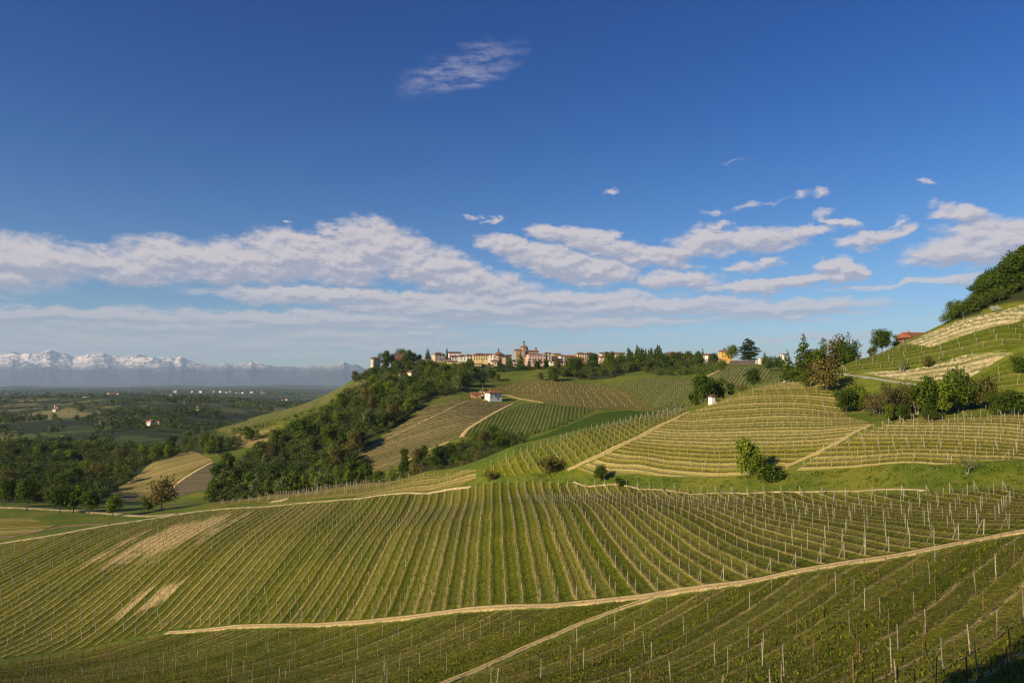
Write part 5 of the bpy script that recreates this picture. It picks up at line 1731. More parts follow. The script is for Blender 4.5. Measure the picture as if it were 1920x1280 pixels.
def box(x0, x1, y0, y1, z0, z1):
    V = [(x0, y0, z0), (x1, y0, z0), (x1, y1, z0), (x0, y1, z0), (x0, y0, z1), (x1, y0, z1), (x1, y1, z1), (x0, y1, z1)]
    return np.array(V, float), np.array([[0, 3, 2, 1], [4, 5, 6, 7], [0, 1, 5, 4], [1, 2, 6, 5], [2, 3, 7, 6], [3, 0, 4, 7]])


def part(name, mat, parent, *shapes, smooth_=False):
    a = Acc()
    for V, F in shapes:
        a.add(V, F)
    return obj(name, a.mesh(name, mat, smooth_), parent)


def roof_shape(w, d, z, rh, kind, eave=.5, th=.22):
    """solid roof with overhang: gable along x or y, hip, or a lean-to"""
    X, Y = w / 2 + eave, d / 2 + eave
    b = [(-X, -Y, z), (X, -Y, z), (X, Y, z), (-X, Y, z)]
    t = [(x, y, z + th) for x, y, _ in b]
    if kind == 'gx':
        r = [(-X, 0, z + th + rh), (X, 0, z + th + rh)]
    elif kind == 'gy':
        r = [(0, -Y, z + th + rh), (0, Y, z + th + rh)]
    elif kind == 'hip':
        if w >= d:
            k = max(.2, X - Y * .95); r = [(-k, 0, z + th + rh), (k, 0, z + th + rh)]
        else:
            k = max(.2, Y - X * .95); r = [(0, -k, z + th + rh), (0, k, z + th + rh)]
    else:
        r = [(-X, Y, z + th + rh), (X, Y, z + th + rh)]
    V = np.array(b + t + r, float)
    q = [[0, 3, 2, 1], [0, 1, 5, 4], [1, 2, 6, 5], [2, 3, 7, 6], [3, 0, 4, 7]]
    along_x = kind in ('gx',) or (kind == 'hip' and w >= d)
    if kind == 'shed':
        q += [[4, 5, 9, 8], [7, 8, 9, 6]]; tr = [[4, 8, 7], [5, 6, 9]]
    elif along_x:
        q += [[4, 5, 9, 8], [6, 7, 8, 9]]; tr = [[4, 8, 7], [5, 6, 9]]
    else:
        q += [[5, 6, 9, 8], [7, 4, 8, 9]]; tr = [[4, 5, 8], [6, 7, 9]]
    return V, np.array(q), np.array(tr)


def gable_wall(w, d, z, rh, kind):
    if kind == 'gy':
        return [(np.array([(-w / 2, y, z), (w / 2, y, z), (0, y, z + rh * .93)]), np.array([[0, 1, 2]])) for y in (-d / 2 + .01, d / 2 - .01)]
    if kind == 'gx':
        return [(np.array([(x, -d / 2, z), (x, d / 2, z), (x, 0, z + rh * .93)]), np.array([[0, 1, 2]])) for x in (-w / 2 + .01, w / 2 - .01)]
    return []


def windows(parent, w, d, h, cols, rows_, side='front', ww=1.0, wh=1.5, z0=1.0, shutters=False, mat=None):
    n = 0
    for r_ in range(rows_):
        for c in range(cols):
            z = z0 + (h - z0) * (r_ + .28) / rows_
            hh = min(wh, (h - z0) / rows_ * .6)
            L = w if side == 'front' else d
            u = -L / 2 + L * (c + .5) / cols
            if side == 'front':
                fr = box(u - ww / 2 - .12, u + ww / 2 + .12, -d / 2 - .07, -d / 2 + .02, z - .12, z + hh + .12)
                gl = box(u - ww / 2, u + ww / 2, -d / 2 - .10, -d / 2 - .06, z, z + hh)
            else:
                fr = box(-w / 2 - .07, -w / 2 + .02, u - ww / 2 - .12, u + ww / 2 + .12, z - .12, z + hh + .12)
                gl = box(-w / 2 - .10, -w / 2 - .06, u - ww / 2, u + ww / 2, z, z + hh)
            f = part('window', mat or M_STONEF, parent, fr)
            part('pane', M_SHUT if shutters and (r_ + c) % 3 == 0 else M_GLASS, f, gl)


def house(px, py, D, w, d, h, rk, rh, wall, roof, rz, label, cat='house', win=(3, 2), swin=(2, 2), name='house', eave=.5, chim=1, found=5, ww=1.0, extra=None, group=None):
    a, e_ = ray(px, py)
    e = empty(name, (a * D, D, e_ * D), R(rz), label=label, cat=cat, group=group)
    part('wall', W[wall], e, box(-w / 2, w / 2, -d / 2, d / 2, -found, h), *gable_wall(w, d, h, rh, rk))
    V, q, tr = roof_shape(w, d, h + .01, rh, rk, eave)
    A = Acc(); A.add(V, q); A.add(V, tr)
    r = obj('roof', A.mesh('roof', T[roof]), e)
    for i in range(chim):
        x = (-.22 + .5 * i) * w
        part('chimney', W['brick'], r, box(x - .35, x + .35, .1 * d, .1 * d + .7, h + rh * .3, h + rh + .9))
    if win[0]:
        windows(e, w, d, h, win[0], win[1], 'front', ww)
    if swin[0]:
        windows(e, w, d, h, swin[0], swin[1], 'side', ww)
    part('door', M_SHUT, e, box(w * .12, w * .12 + 1.1, -d / 2 - .06, -d / 2 + .01, 0, 2.1))
    return e


# town, from the castle knoll eastwards
house(704, 687, 740, 8.5, 6, 8.2, 'gx', 1.8, 'cream', 'brown', 38, 'narrow cream tower house at the left tip of the hill town beside the oval tree', win=(2, 2), swin=(2, 3), chim=0)
house(822, 677, 750, 12, 10, 7.2, 'hip', 2.4, 'peach', 'brown', 28, 'square peach house with a brown hipped roof, first big house right of the pointed fir', win=(3, 2), swin=(3, 2))
house(807.5, 687, 728, 4.5, 5, 4.6, 'gy', 1.5, 'white', 'terra', 20, 'small white gabled house below the square peach house', win=(1, 1), swin=(1, 1), chim=0)
house(799, 680, 745, 9, 5, 2.4, 'gx', 1.3, 'peach', 'terra', 10, 'low peach shed left of the square peach house', win=(2, 1), swin=(0, 0), chim=0)
house(852, 671, 775, 14, 9, 5.2, 'gx', 1.7, 'white', 'brown', 14, 'highest white house with a long low gable in the white cluster', win=(3, 1), swin=(1, 1))
house(853, 677, 757, 10, 8, 4.4, 'gx', 1.7, 'white', 'brown', 18, 'front white house with a dark roof in the white cluster', win=(3, 1), swin=(1, 1))
house(867, 676, 757, 9, 8, 4.6, 'gy', 1.8, 'white', 'brown', 15, 'white gabled house beside the dark cypress of the white cluster', win=(2, 2), swin=(1, 1))
house(878, 676, 757, 7.5, 9, 5.2, 'gy', 1.8, 'white', 'terra', 22, 'white gabled house next to the long yellow house', win=(2, 2), swin=(2, 1))
house(848, 683, 738, 11, 6, 2.8, 'gx', 1.2, 'yellow', 'terra', 8, 'low yellow house on the wall under the white cluster', win=(3, 1), swin=(0, 0), chim=0)
house(900, 677, 748, 16, 11, 6.4, 'hip', 2.2, 'yellow', 'brown', 8, 'long yellow house with two rows of windows and a hipped roof', win=(6, 2), swin=(2, 2))
house(894, 694, 722, 9, 7, 6.4, 'shed', .5, 'cream', 'brown', 4, 'cream villa with a white balcony below the long yellow house', win=(3, 2), swin=(0, 0), chim=0)
house(918, 694, 722, 8, 6, 4.6, 'gx', 1.4, 'yellow', 'terra', 12, 'bright yellow house half hidden by trees below the small dome', win=(3, 1), swin=(1, 1), chim=0)
house(926, 683, 735, 6, 6, 3.4, 'gx', 1.2, 'cream', 'brown', 12, 'small cream house under the small domed church', win=(2, 1), swin=(0, 0), chim=0)
house(964, 686, 735, 5.5, 6, 5.4, 'hip', 1.4, 'peach', 'terra', 15, 'little peach house between the conifers below the church', win=(1, 2), swin=(1, 2), chim=0)
house(951, 673, 775, 9, 8, 3.2, 'gx', 1.6, 'stone', 'dark', 10, 'low grey roofed house between the small dome and the church', win=(2, 1), swin=(0, 0), chim=0)
house(918, 672, 770, 8, 7, 3.8, 'gx', 1.6, 'white', 'brown', 5, 'white house squeezed between the yellow house and the small dome', win=(2, 1), swin=(0, 0))
house(1005, 684, 738, 19, 10, 11.2, 'hip', .8, 'pink', 'terra', 14, 'large pink apartment block with rows of windows right of the church', cat='apartment block', win=(6, 3), swin=(2, 3), name='apartment_block', chim=0, ww=1.2)
house(1025, 681, 742, 8, 10, 11.0, 'hip', .8, 'peach', 'terra', 14, 'taller peach wing with balconies at the right end of the pink block', cat='apartment block', win=(2, 4), swin=(0, 0), name='apartment_block', chim=0, ww=1.6)
house(1039, 680, 760, 9, 8, 6.2, 'gx', 1.4, 'brown', 'dark', 8, 'dark brown house between the pink block and the white houses', win=(3, 2), swin=(0, 0), chim=0)
house(1038, 684, 735, 9, 5, 3.6, 'shed', .4, 'white', 'brown', 6, 'low white annex under the dark brown house', win=(3, 1), swin=(0, 0), chim=0)
house(1054, 680, 752, 7, 8, 7.2, 'hip', 1.6, 'white', 'terra', 20, 'tall narrow white house with a red hipped roof', win=(2, 3), swin=(2, 3))
house(1070, 680, 752, 10, 8, 6.2, 'gx', 2.2, 'pink', 'red', 6, 'pink house with a red gable roof', win=(4, 2), swin=(1, 2))
house(1058, 684, 738, 10, 5, 2.6, 'gx', 1.0, 'peach', 'red', 4, 'low peach garage with a red roof below the white house', win=(2, 1), swin=(0, 0), chim=0)
house(1089, 678, 755, 11, 9, 8.4, 'hip', 1.9, 'cream', 'terra', 12, 'tall cream house with a hipped roof above the orange shed', win=(4, 3), swin=(2, 3))
house(1104, 677, 758, 9, 9, 7.6, 'gy', 2.0, 'cream', 'brown', 18, 'cream gabled house right of the tall cream house', win=(2, 2), swin=(2, 2))
house(1093, 680, 735, 7.5, 5, 4.4, 'shed', .4, 'rust', 'terra', 2, 'small orange brown shed in front of the tall cream house', win=(0, 0), swin=(0, 0), chim=0)
house(1104, 680, 738, 6, 5, 5.4, 'shed', .4, 'cream', 'brown', 6, 'flat roofed cream block beside the orange brown shed', win=(2, 1), swin=(0, 0), chim=0)
house(1129, 672, 765, 5, 6, 5.4, 'gx', 1.2, 'cream', 'brown', 10, 'narrow cream house standing alone behind the treetops', win=(1, 2), swin=(1, 1))
house(1139, 672, 765, 6, 6, 5.8, 'gx', 1.4, 'cream', 'brown', 14, 'narrow cream house beside a long one behind the treetops', win=(2, 2), swin=(1, 1))
house(1157, 672, 765, 17, 8, 5.2, 'gx', 1.6, 'cream', 'terra', 6, 'long cream house at the right end of the town', win=(6, 2), swin=(1, 1))
house(1130, 676, 752, 8, 6, 3.4, 'gx', 1.3, 'peach', 'brown', 8, 'peach house half sunk in the treetops before the narrow houses', win=(2, 1), swin=(0, 0), chim=0)
house(1116, 676, 772, 8, 7, 5.0, 'gx', 1.5, 'cream', 'brown', 12, 'cream house in the gap between the gabled house and the treetops', win=(3, 1), swin=(1, 1))
house(1044, 676, 775, 8, 7, 6.6, 'gx', 1.6, 'yellow', 'brown', 14, 'pale yellow house peeping over the dark brown house', win=(3, 1), swin=(1, 1))
house(1183, 674, 775, 9, 7, 4.6, 'gx', 1.5, 'white', 'terra', 8, 'white house beside the slim trees at the right end of the town', win=(3, 1), swin=(1, 1))
house(835, 680, 752, 8, 6, 3.8, 'gx', 1.4, 'cream', 'brown', 16, 'cream house between the square peach house and the white cluster', win=(2, 1), swin=(1, 1))
# beyond the hillside wood
house(1262, 675, 730, 9, 13, 5.6, 'gy', 2.8, 'peach', 'brown', 42, 'brick gabled house with a long brown roof above the hillside wood', win=(2, 1), swin=(0, 0), eave=.7)
house(1281, 678, 722, 7, 5, 3.0, 'shed', .3, 'white', 'brown', 6, 'low white annex right of the brick gabled house', win=(2, 1), swin=(0, 0), chim=0)
house(1313, 676, 745, 6, 6, 4.2, 'gx', 1.4, 'rust', 'terra', 6, 'red brick house touching the white gable', win=(1, 1), swin=(0, 0), chim=0)
house(1326, 676, 740, 8.4, 11, 5.2, 'gy', 2.2, 'white', 'brown', 30, 'white gable fronted house left of the orange house', win=(2, 2), swin=(1, 2))
house(1360, 672, 735, 12, 9, 7.2, 'gx', 1.6, 'orange', 'terra', 4, 'bright orange house beside the oval tree and the cedar', win=(4, 2), swin=(1, 2))
house(1344, 686, 690, 7.5, 6, 7.4, 'shed', .4, 'peach', 'brown', 10, 'peach stone house at the top of the straw path below the orange house', win=(2, 2), swin=(0, 0), chim=0)
house(1470, 677, 700, 5.5, 5, 6.6, 'hip', 1.0, 'white', 'terra', 20, 'small white tower like house at the right end of the far wall', win=(1, 2), swin=(1, 2), chim=0)
house(1478, 712, 410, 5, 4, 2.2, 'shed', .3, 'white', 'brown', 4, 'low white shed among the roadside trees at the top of the terraces', cat='shed', win=(0, 0), swin=(0, 0), chim=0, name='shed')
# below the town
house(772, 707, 640, 6, 6.5, 4.2, 'gy', 1.8, 'cream', 'brown', 44, 'cream gabled cottage on the slope below the castle', win=(1, 1), swin=(0, 0), chim=0)
house(753, 706, 645, 4.6, 4, 2.2, 'gx', 1.0, 'peach', 'terra', 20, 'small peach shed left of the gabled cottage', cat='shed', win=(1, 1), swin=(0, 0), chim=0, name='shed')

# white farmhouse above the hoed vineyard
fh = house(925, 748.5, 522, 10.6, 8, 4.9, 'hip', 2.0, 'white', 'red', 30, 'white farmhouse with a red hipped roof above the hoed vineyard', cat='farmhouse', win=(3, 2), swin=(1, 1), name='farmhouse', eave=.9, ww=.8)
house(892, 748, 528, 7.5, 6, 3.6, 'gx', 1.5, 'rust', 'red', 10, 'red barn with a green door left of the white farmhouse', cat='barn', win=(1, 1), swin=(0, 0), name='barn', chim=0)
house(904, 743, 540, 3.6, 4, 4.2, 'hip', 1.0, 'cream', 'terra', 10, 'little stone outhouse between the red barn and the white farmhouse', cat='outhouse', win=(1, 1), swin=(0, 0), name='outhouse', chim=0)

# white hut on the crest
hut = house(1336, 753, 249, 2.1, 2.4, 1.75, 'gy', .75, 'hut', 'dark', 16, 'small white hut with a pointed gable on the crest', cat='hut', win=(0, 0), swin=(0, 0), chim=0, name='hut', eave=.25, found=1.5)

# farmhouse on the steep hill's skyline
rf = house(1716, 647, 272, 9.5, 7, 2.8, 'gx', 2.1, 'redbrick', 'red', 12, 'old brick farmhouse with a wide red tiled roof on the steep hill skyline', cat='farmhouse', win=(2, 1), swin=(1, 1), name='farmhouse', eave=1.0, chim=1)
house(1712, 645, 262, 2.6, 3, 1.4, 'gy', .8, 'cream', 'terra', 10, 'pale little gabled shed in front of the brick farmhouse', cat='shed', win=(0, 0), swin=(0, 0), name='shed', chim=0, found=2)


def ngon(r, z0, z1, k, cx=0, cy=0, r2=None, rot=0.0):
    r2 = r if r2 is None else r2
    a = np.arange(k) * 2 * math.pi / k + rot
    V = np.concatenate([np.column_stack([cx + r * np.cos(a), cy + r * np.sin(a), np.full(k, z0)]), np.column_stack([cx + r2 * np.cos(a), cy + r2 * np.sin(a), np.full(k, z1)]), [[cx, cy, z1]]])
    F = [[i, (i + 1) % k, k + (i + 1) % k, k + i] for i in range(k)]
    return V, np.array(F)


def cap(r, z, k, cx=0, cy=0, rot=0.0):
    a = np.arange(k) * 2 * math.pi / k + rot
    V = np.concatenate([np.column_stack([cx + r * np.cos(a), cy + r * np.sin(a), np.full(k, z)]), [[cx, cy, z]]])
    return V, np.array([[i, (i + 1) % k, k] for i in range(k)])


def cone(r, z0, z1, k, cx=0, cy=0, rot=0.0):
    a = np.arange(k) * 2 * math.pi / k + rot
    V = np.concatenate([np.column_stack([cx + r * np.cos(a), cy + r * np.sin(a), np.full(k, z0)]), [[cx, cy, z1]]])
    return V, np.array([[i, (i + 1) % k, k] for i in range(k)])


# the big brick church
a_, e_ = ray(986, 678)
CH = empty('church', (a_ * 765, 765, e_ * 765), R(12), label='big brick church with an octagonal dome and lantern rising over the town', cat='church')
part('nave', W['brick'], CH, box(-4, 13.2, -6, 7, -6, 11.2))
part('facade_block', W['brick'], CH, box(-12.4, -4.01, -5, 6, -6, 12.4))
part('buttress', W['brick'], CH, box(-5.6, -2.6, -8.2, -5.02, -6, 12.0))
part('sacristy', W['peach'], CH, box(-2.4, 4, -9.5, -6.02, -6, 5.2))
V, q, tr = roof_shape(17.2, 13, 0, 1.6, 'gx', .5)
V = V + np.array([4.6, .5, 11.22]); A = Acc(); A.add(V, q); A.add(V, tr)
obj('nave_roof', A.mesh('nave_roof', T['brown']), CH)
V, q, tr = roof_shape(8.4, 11, 0, 1.5, 'gx', .5)
V = V + np.array([-8.2, .5, 12.42]); A = Acc(); A.add(V, q); A.add(V, tr)
obj('facade_roof', A.mesh('facade_roof', T['brown']), CH)
dr = part('drum', W['brick'], CH, ngon(4.6, 11.5, 15.6, 8, -2.2, 0, rot=.39))
part('dome_roof', T['terra'], CH, ngon(5.2, 15.6, 16.9, 8, -2.2, 0, 3.6, .39), ngon(3.6, 16.9, 18.6, 8, -2.2, 0, 1.2, .39))
ln = part('lantern', W['brick'], CH, ngon(1.05, 18.4, 21.4, 8, -2.2, 0))
part('lantern_roof', T['dark'], ln, ngon(1.35, 21.4, 22.6, 8, -2.2, 0, .8), cone(.8, 22.6, 24.0, 8, -2.2, 0))
part('cross', M_STAKEG, ln, box(-2.26, -2.14, -.06, .06, 24, 26.2), box(-2.7, -1.7, -.05, .05, 25.2, 25.35))
bt = part('bell_turret', W['stone'], CH, box(10.2, 12.6, -2, .4, 11.2, 14.6))
part('turret_roof', T['dark'], bt, cone(2.0, 14.6, 16.4, 4, 11.4, -.8, math.pi / 4))
for x in (-10.4, -7.2):
    f = part('window', M_STONEF, CH, box(x - .7, x + .7, -5.08, -4.98, 5.6, 8.6)); part('pane', M_GLASS, f, box(x - .5, x + .5, -5.12, -5.07, 5.8, 8.4))
for x in (0.4, 5.0, 9.4):
    f = part('window', M_STONEF, CH, box(x - .8, x + .8, -6.08, -5.98, 6.4, 9.4)); part('pane', M_GLASS, f, box(x - .6, x + .6, -6.12, -6.07, 6.6, 9.2))

# the small domed church
a_, e_ = ray(935, 675)
SC2 = empty('chapel', (a_ * 768, 768, e_ * 768), R(14), label='small church with a brown domed roof and a thin lantern left of the big church', cat='church')
part('wall', W['peach'], SC2, box(-7.2, 7.2, -4.5, 5, -6, 6.0))
part('apse', W['brick'], SC2, ngon(4.0, -5, 7.2, 8, -.6, -1.5, rot=.39))
part('roof', T['brown'], SC2, ngon(8.0, 6.0, 7.0, 8, 0, 0, 5.2, .39), ngon(5.2, 7.0, 9.4, 8, 0, 0, 1.2, .39))
ln = part('lantern', W['brown'], SC2, ngon(.8, 9.2, 12.0, 8))
part('lantern_roof', T['dark'], ln, cone(1.0, 12.0, 13.8, 8))
for x in (-5.4, 5.0):
    f = part('window', M_STONEF, SC2, box(x - .6, x + .6, -4.58, -4.48, 2.4, 4.4)); part('pane', M_GLASS, f, box(x - .45, x + .45, -4.62, -4.57, 2.55, 4.25))

# the castle behind its trees
a_, e_ = ray(755, 684)
CA = empty('castle', (a_ * 762, 762, e_ * 762), R(8), label='red brick castle with battlements and a round corner turret among dark trees', cat='castle')
part('keep', W['redbrick'], CA, box(-8.6, 8.6, -6, 6, -6, 12.2))
mer = []
for i in range(9):
    x = -8.4 + i * 2.05
    mer.append(box(x, x + 1.0, -6.15, -5.4, 12.21, 13.1))
part('battlements', W['redbrick'], CA, *mer)
tu = part('turret', W['redbrick'], CA, ngon(1.35, 7, 13.8, 10, 7.2, -5.6), ngon(1.35, 13.8, 14.3, 10, 7.2, -5.6, 1.7), ngon(1.7, 14.3, 16.0, 10, 7.2, -5.6))
part('turret_roof', T['red'], tu, cone(1.75, 16.0, 17.0, 10, 7.2, -5.6))
for x in (-7.6, 2.2):
    ch = part('chimney', W['redbrick'], CA, box(x - .45, x + .45, -3, -2.1, 12.2, 14.4)); part('chimney_cap', T['dark'], ch, box(x - .65, x + .65, -3.2, -1.9, 14.4, 14.8))
for x in (-6, -2, 2):
    f = part('window', M_STONEF, CA, box(x - .7, x + .7, -6.08, -5.98, 8.2, 10.4)); part('pane', M_GLASS, f, box(x - .5, x + .5, -6.12, -6.07, 8.4, 10.2))


# walls
def wall_run(p0, p1, h, th, mat, label, name='stone_wall', cap_=True):
    (x0, y0), (x1, y1) = hit(*p0), hit(*p1)
    L = math.hypot(x1 - x0, y1 - y0); n = max(2, int(L / 3))
    t = np.linspace(0, 1, n + 1)
    X, Y = x0 + (x1 - x0) * t, y0 + (y1 - y0) * t
    Z = ground(X, Y)
    dx, dy = (x1 - x0) / L, (y1 - y0) / L
    V = []
    for x, y, z in zip(X, Y, Z):
        hh = h * random.uniform(.88, 1.08)
        for s in (-.5, .5):
            V += [(x - dy * s * th, y + dx * s * th, z - .6), (x - dy * s * th, y + dx * s * th, z + hh)]
    F = []
    for i in range(n):
        b = i * 4
        F += [[b, b + 4, b + 5, b + 1], [b + 2, b + 3, b + 7, b + 6], [b + 1, b + 5, b + 7, b + 3]]
    F += [[0, 1, 3, 2], [n * 4, n * 4 + 2, n * 4 + 3, n * 4 + 1]]
    return obj(name, np_mesh(name, np.array(V), np.array(F), mat), label=label, cat='wall')


wall_run((1368, 684, 690), (1416, 683, 690), 4.2, .8, W['stone'], 'broken pale stone wall under the cedar above the striped slope')
wall_run((1385, 679, 712), (1418, 679, 712), 3.2, .8, W['cream'], 'longer straight cream wall behind the broken stone wall')
wall_run((1285, 686, 690), (1312, 684, 690), 1.6, .6, W['white'], 'low white garden wall above the hedge like orchard')
wall_run((858, 684, 733), (874, 684, 733), 3.4, .8, W['stone'], 'ochre retaining wall under the white house cluster')
wall_run((1516, 693, 330), (1536, 692, 330), 1.6, .5, W['white'], 'low white wall half hidden by the roadside trees')
a_, e_ = ray(1425, 684)
RT = empty('round_tower', (a_ * 700, 700, e_ * 700), 0, label='round cream tower stump at the right end of the far wall', cat='tower')
part('shaft', W['cream'], RT, ngon(1.9, -4, 6.6, 14)); part('parapet', W['stone'], RT, ngon(2.1, 6.6, 7.2, 14), cap(2.1, 7.2, 14))
a_, e_ = ray(885, 690)
# balcony of the villa
# poles
def pole(px, py, D, h, r, label, mat=M_STAKEG):
    x, y = hit(px, py, D)
    z = gz(x, y)
    e = empty('utility_pole', (x, y, z), 0, label=label, cat='pole')
    part('shaft', mat, e, ngon(r, -.5, h, 8, 0, 0, r * .7))
    part('crossarm', mat, e, box(-.7, .7, -.06, .06, h - .8, h - .65))
    part('insulator', M_CONC, e, *[box(x_ - .06, x_ + .06, -.06, .06, h - .64, h - .45) for x_ in (-.6, 0, .6)])


pole(1615, 662, 300, 5.5, .12, 'thin grey pole on the skyline between the roadside trees and the lone round tree')
pole(1461, 683, 720, 13, .16, 'tall pale pole rising over the small white tower house', M_CONC)
pole(905, 738, 545, 9, .14, 'wooden pole behind the outhouse of the white farmhouse')

# farms and hamlets of the plain
FARM_LAB = {}
g_ = np.random.default_rng(8)
PLAIN = [
    # px, py, D, count, spread px, size, label
    (112, 777, 1500, 5, 14, 10, 'red roofed farm house in the hamlet on the near hills at the left'),
    (195, 797, 1050, 1, 0, 9, 'pale pink farm house at the edge of the valley wood'),
    (275, 793, 1120, 3, 10, 9, 'pale farm house behind the valley wood'),
    (290, 803, 1000, 3, 18, 12, 'long red roofed farm building by the valley wood'),
    (348, 775, 1500, 2, 6, 9, 'white tower like house on the wooded hill of the plain'),
    (372, 784, 1420, 4, 10, 9, 'red roofed house below the white towers on the plain'),
    (398, 803, 1000, 2, 6, 10, 'dark roofed farm with a white wall at the foot of the ridge vineyard'),
    (148, 743, 3200, 8, 22, 26, 'pale building of a far village on the plain'),
    (160, 751, 2600, 3, 6, 18, 'pale shed on the far hills of the plain'),
    (260, 741, 3600, 6, 22, 24, 'pale house of a far hamlet on the plain'),
    (205, 738, 4200, 6, 18, 24, 'pale house of a scattered far settlement'),
    (320, 740, 3800, 6, 22, 24, 'pale house along the far edge of the woods'),
    (60, 746, 3000, 6, 50, 16, 'small pale house on the ridge of the far hills'),
    (385, 733, 6500, 16, 60, 34, 'pale block of the far town at the foot of the mountains'),
    (470, 733, 6500, 8, 40, 30, 'pale block of the farthest settlement on the plain'),
    (520, 738, 4200, 5, 35, 22, 'pale house between the far woods and the ridge'),
]
for px, py, D, n, sp, size, lab in PLAIN:
    n = max(1, int(n * .6 + .5))
    for i in range(n):
        qx = px + (g_.uniform(-sp, sp) if n > 1 else 0)
        Dq = D * (1 + g_.uniform(-.05, .05))
        x, y = at(qx, Dq)
        z = gz(x, y)
        w = size * g_.uniform(.5, 1.0); h = size * g_.uniform(.3, .5); d_ = size * .7
        e = empty('farm_building', (x, y, z), g_.uniform(-.5, .9), label=lab, cat='house', group=(lab.split(' ', 1)[1] if n > 1 else None))
        part('wall', W[('white', 'cream', 'white', 'peach')[g_.integers(4)]], e, box(-w / 2, w / 2, -d_ / 2, d_ / 2, -h, h))
        V, q, tr = roof_shape(w, d_, h + .01, h * .45, 'gx', w * .04)
        A = Acc(); A.add(V, q); A.add(V, tr)
        obj('roof', A.mesh('roof', T['red' if 'red' in lab else ('terra' if g_.random() < .6 else 'brown')]), e)

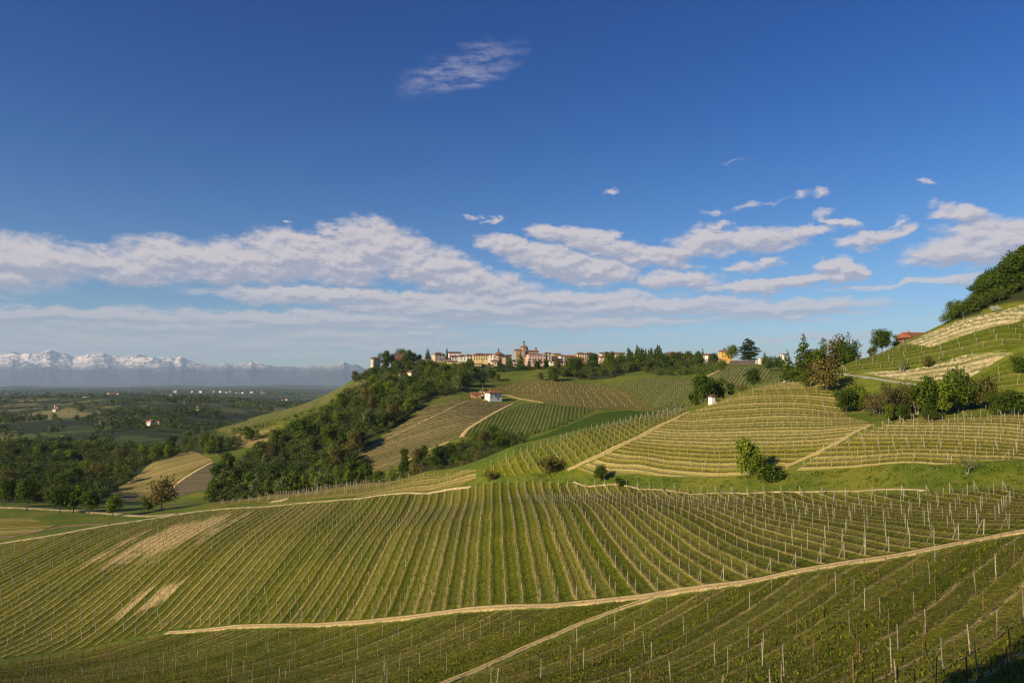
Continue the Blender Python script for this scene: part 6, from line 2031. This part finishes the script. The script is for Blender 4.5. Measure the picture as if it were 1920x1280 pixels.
# ------------------------------------------------------------------ mountains
def mountains():
    prof = np.array([(-1700, 730), (-1500, 700), (-1200, 676), (-900, 668), (-700, 660), (-500, 662), (-200, 666), (-60, 660), (0, 666), (25, 659), (40, 662), (60, 661), (75, 661), (95, 656), (110, 661), (125, 663), (138, 669), (150, 668), (165, 664), (175, 663), (195, 662), (210, 667), (225, 669), (240, 667), (262, 664), (275, 668), (290, 670), (303, 670), (318, 668), (328, 672), (340, 668), (352, 674), (370, 680), (390, 684), (408, 684), (425, 681), (440, 684), (460, 680), (472, 676), (485, 680), (500, 684), (520, 687), (545, 686), (562, 688), (580, 686), (610, 685), (630, 682), (645, 678), (655, 682), (668, 682), (680, 688), (700, 700), (740, 712), (900, 722)], float)
    xs = np.concatenate([np.arange(-1700, -480, 5.0), np.arange(-480, 880, 1.6)])
    top = np.interp(xs, prof[:, 0], prof[:, 1])
    KM = 2.2
    crest = 12600.0 * KM
    D0 = np.concatenate([np.linspace(9800, 13200, 110), np.linspace(13300, 14800, 20)]) * KM
    X, Y, Z = [], [], []
    a = (xs - 960) / F_PX / CP
    XX = a[None] * D0[:, None]; YY = np.broadcast_to(D0[:, None], XX.shape)
    H = np.array([ray(960, t)[1] for t in top]) * crest
    base = -345.0
    s = np.where(D0 < crest, np.clip((D0 - 9800 * KM) / (crest - 9800 * KM), 0, 1) ** 1.5, 1 - np.clip((D0 - crest) / (2200 * KM), 0, 1) ** 1.4)
    # ridged spurs
    def ridged(x, y, o, sd):
        v, am, t = 0, 1, 0
        for i in range(o):
            v = v + am * (1 - np.abs(2 * vnoise(x, y, sd + i) - 1)); t += am
            x, y, am = x * 2.1 + 3, y * 2.1 + 7, am * .5
        return v / t
    wx, wy = fbm(XX / 4000, YY / 4000, 3, 5) * 2500, fbm(XX / 4000, YY / 4000, 3, 15) * 2500
    rg = ridged((XX * .82 + YY * .57 + wx) / 2100, (YY * .82 - XX * .57 + wy) / 2100, 7, 3)
    rise = (H[None] - base) * s[:, None]
    Zz = base + rise * (.62 + .62 * (rg - .15) * np.clip(1.35 - s[:, None], .35, 1))
    # keep the sky line where the photo has it
    scr = (715 - Zz / YY * F_PX)
    k = scr.min(0)
    fac = ((H - base) / crest) / np.maximum(((Zz - base) / YY).max(0), 1e-6)
    kern = np.hanning(23); kern /= kern.sum()
    fac = np.clip(np.convolve(np.pad(fac, 11, 'edge'), kern, 'valid'), .3, 2.5)
    Zz = base + (Zz - base) * fac[None]
    m, t, b = material('alpine_rock_and_snow')
    P = world_pos(t)
    g = nd(t, 'ShaderNodeNewGeometry')
    sz = nd(t, 'ShaderNodeSeparateXYZ'); t.links.new(P, sz.inputs[0])
    nz = nd(t, 'ShaderNodeSeparateXYZ'); t.links.new(g.outputs['True Normal'], nz.inputs[0])
    n1 = noise(t, P, .0011, 8, .68)
    n2 = noise(t, P, .0045, 6, .72)
    lvl = mth(t, 'ADD', mth(t, 'ADD', sz.outputs[2], mth(t, 'MULTIPLY', mth(t, 'SUBTRACT', n1, .5), 420)), mth(t, 'MULTIPLY', mth(t, 'SUBTRACT', nz.outputs[2], .8), 160))
    snow = smooth(t, lvl, 400, 860)
    snow = mth(t, 'MULTIPLY', snow, smooth(t, n2, .40, .56, .05, 1.0))
    rock = mixc(t, n2, (.022, .034, .036), (.06, .066, .066))
    t.links.new(mixc(t, snow, rock, (.86, .76, .68)), b.inputs['Base Color'])
    i = np.arange(Zz.size).reshape(Zz.shape)
    F = np.stack([i[:-1, :-1], i[:-1, 1:], i[1:, 1:], i[1:, :-1]], -1).reshape(-1, 4)
    me = np_mesh('mountains', np.stack([XX, YY, Zz], -1).reshape(-1, 3), F, m, smooth_=False)
    return obj('mountains', me, kind='structure')


mountains()

# ------------------------------------------------------------------ the trees beside the viewpoint that shade the corner of the near rows
for key, px, py, D, back, lab in (('round', 2040, 1290, 34, 58, 'leafy tree beside the viewpoint whose shadow falls into the near corner'), ('deep', 2075, 1215, 36, 62, 'darker leafy tree behind the viewpoint tree, shading the near corner too')):
    a_, e_ = ray(px, py)
    X_, Y_, Z_ = a_ * D + SUN_DIR.x * back, D + SUN_DIR.y * back, e_ * D + SUN_DIR.z * back
    zz = gz(X_, Y_)
    tree(key, X_, Y_, (Z_ - zz) / .6, lab, wide=.62, var=0)
    print('SHADE', X_, Y_, Z_, zz)

# ------------------------------------------------------------------ haze
hz_mat = bpy.data.materials.new('haze')
hz_mat.use_nodes = True
ht = hz_mat.node_tree
for n in list(ht.nodes):
    ht.nodes.remove(n)
pv = nd(ht, 'ShaderNodeVolumePrincipled')
pv.inputs['Color'].default_value = (.54, .73, 1.0, 1)
pv.inputs['Density'].default_value = 0.000029
pv.inputs['Anisotropy'].default_value = 0.0
mo = nd(ht, 'ShaderNodeOutputMaterial')
ht.links.new(pv.outputs[0], mo.inputs['Volume'])
V, F = box(-33500, 33500, -33500, 33500, -560, 1480)
haze = obj('haze', np_mesh('haze', V, F, hz_mat), kind='stuff', label='pale blue air between the viewpoint and the mountains', cat='haze')
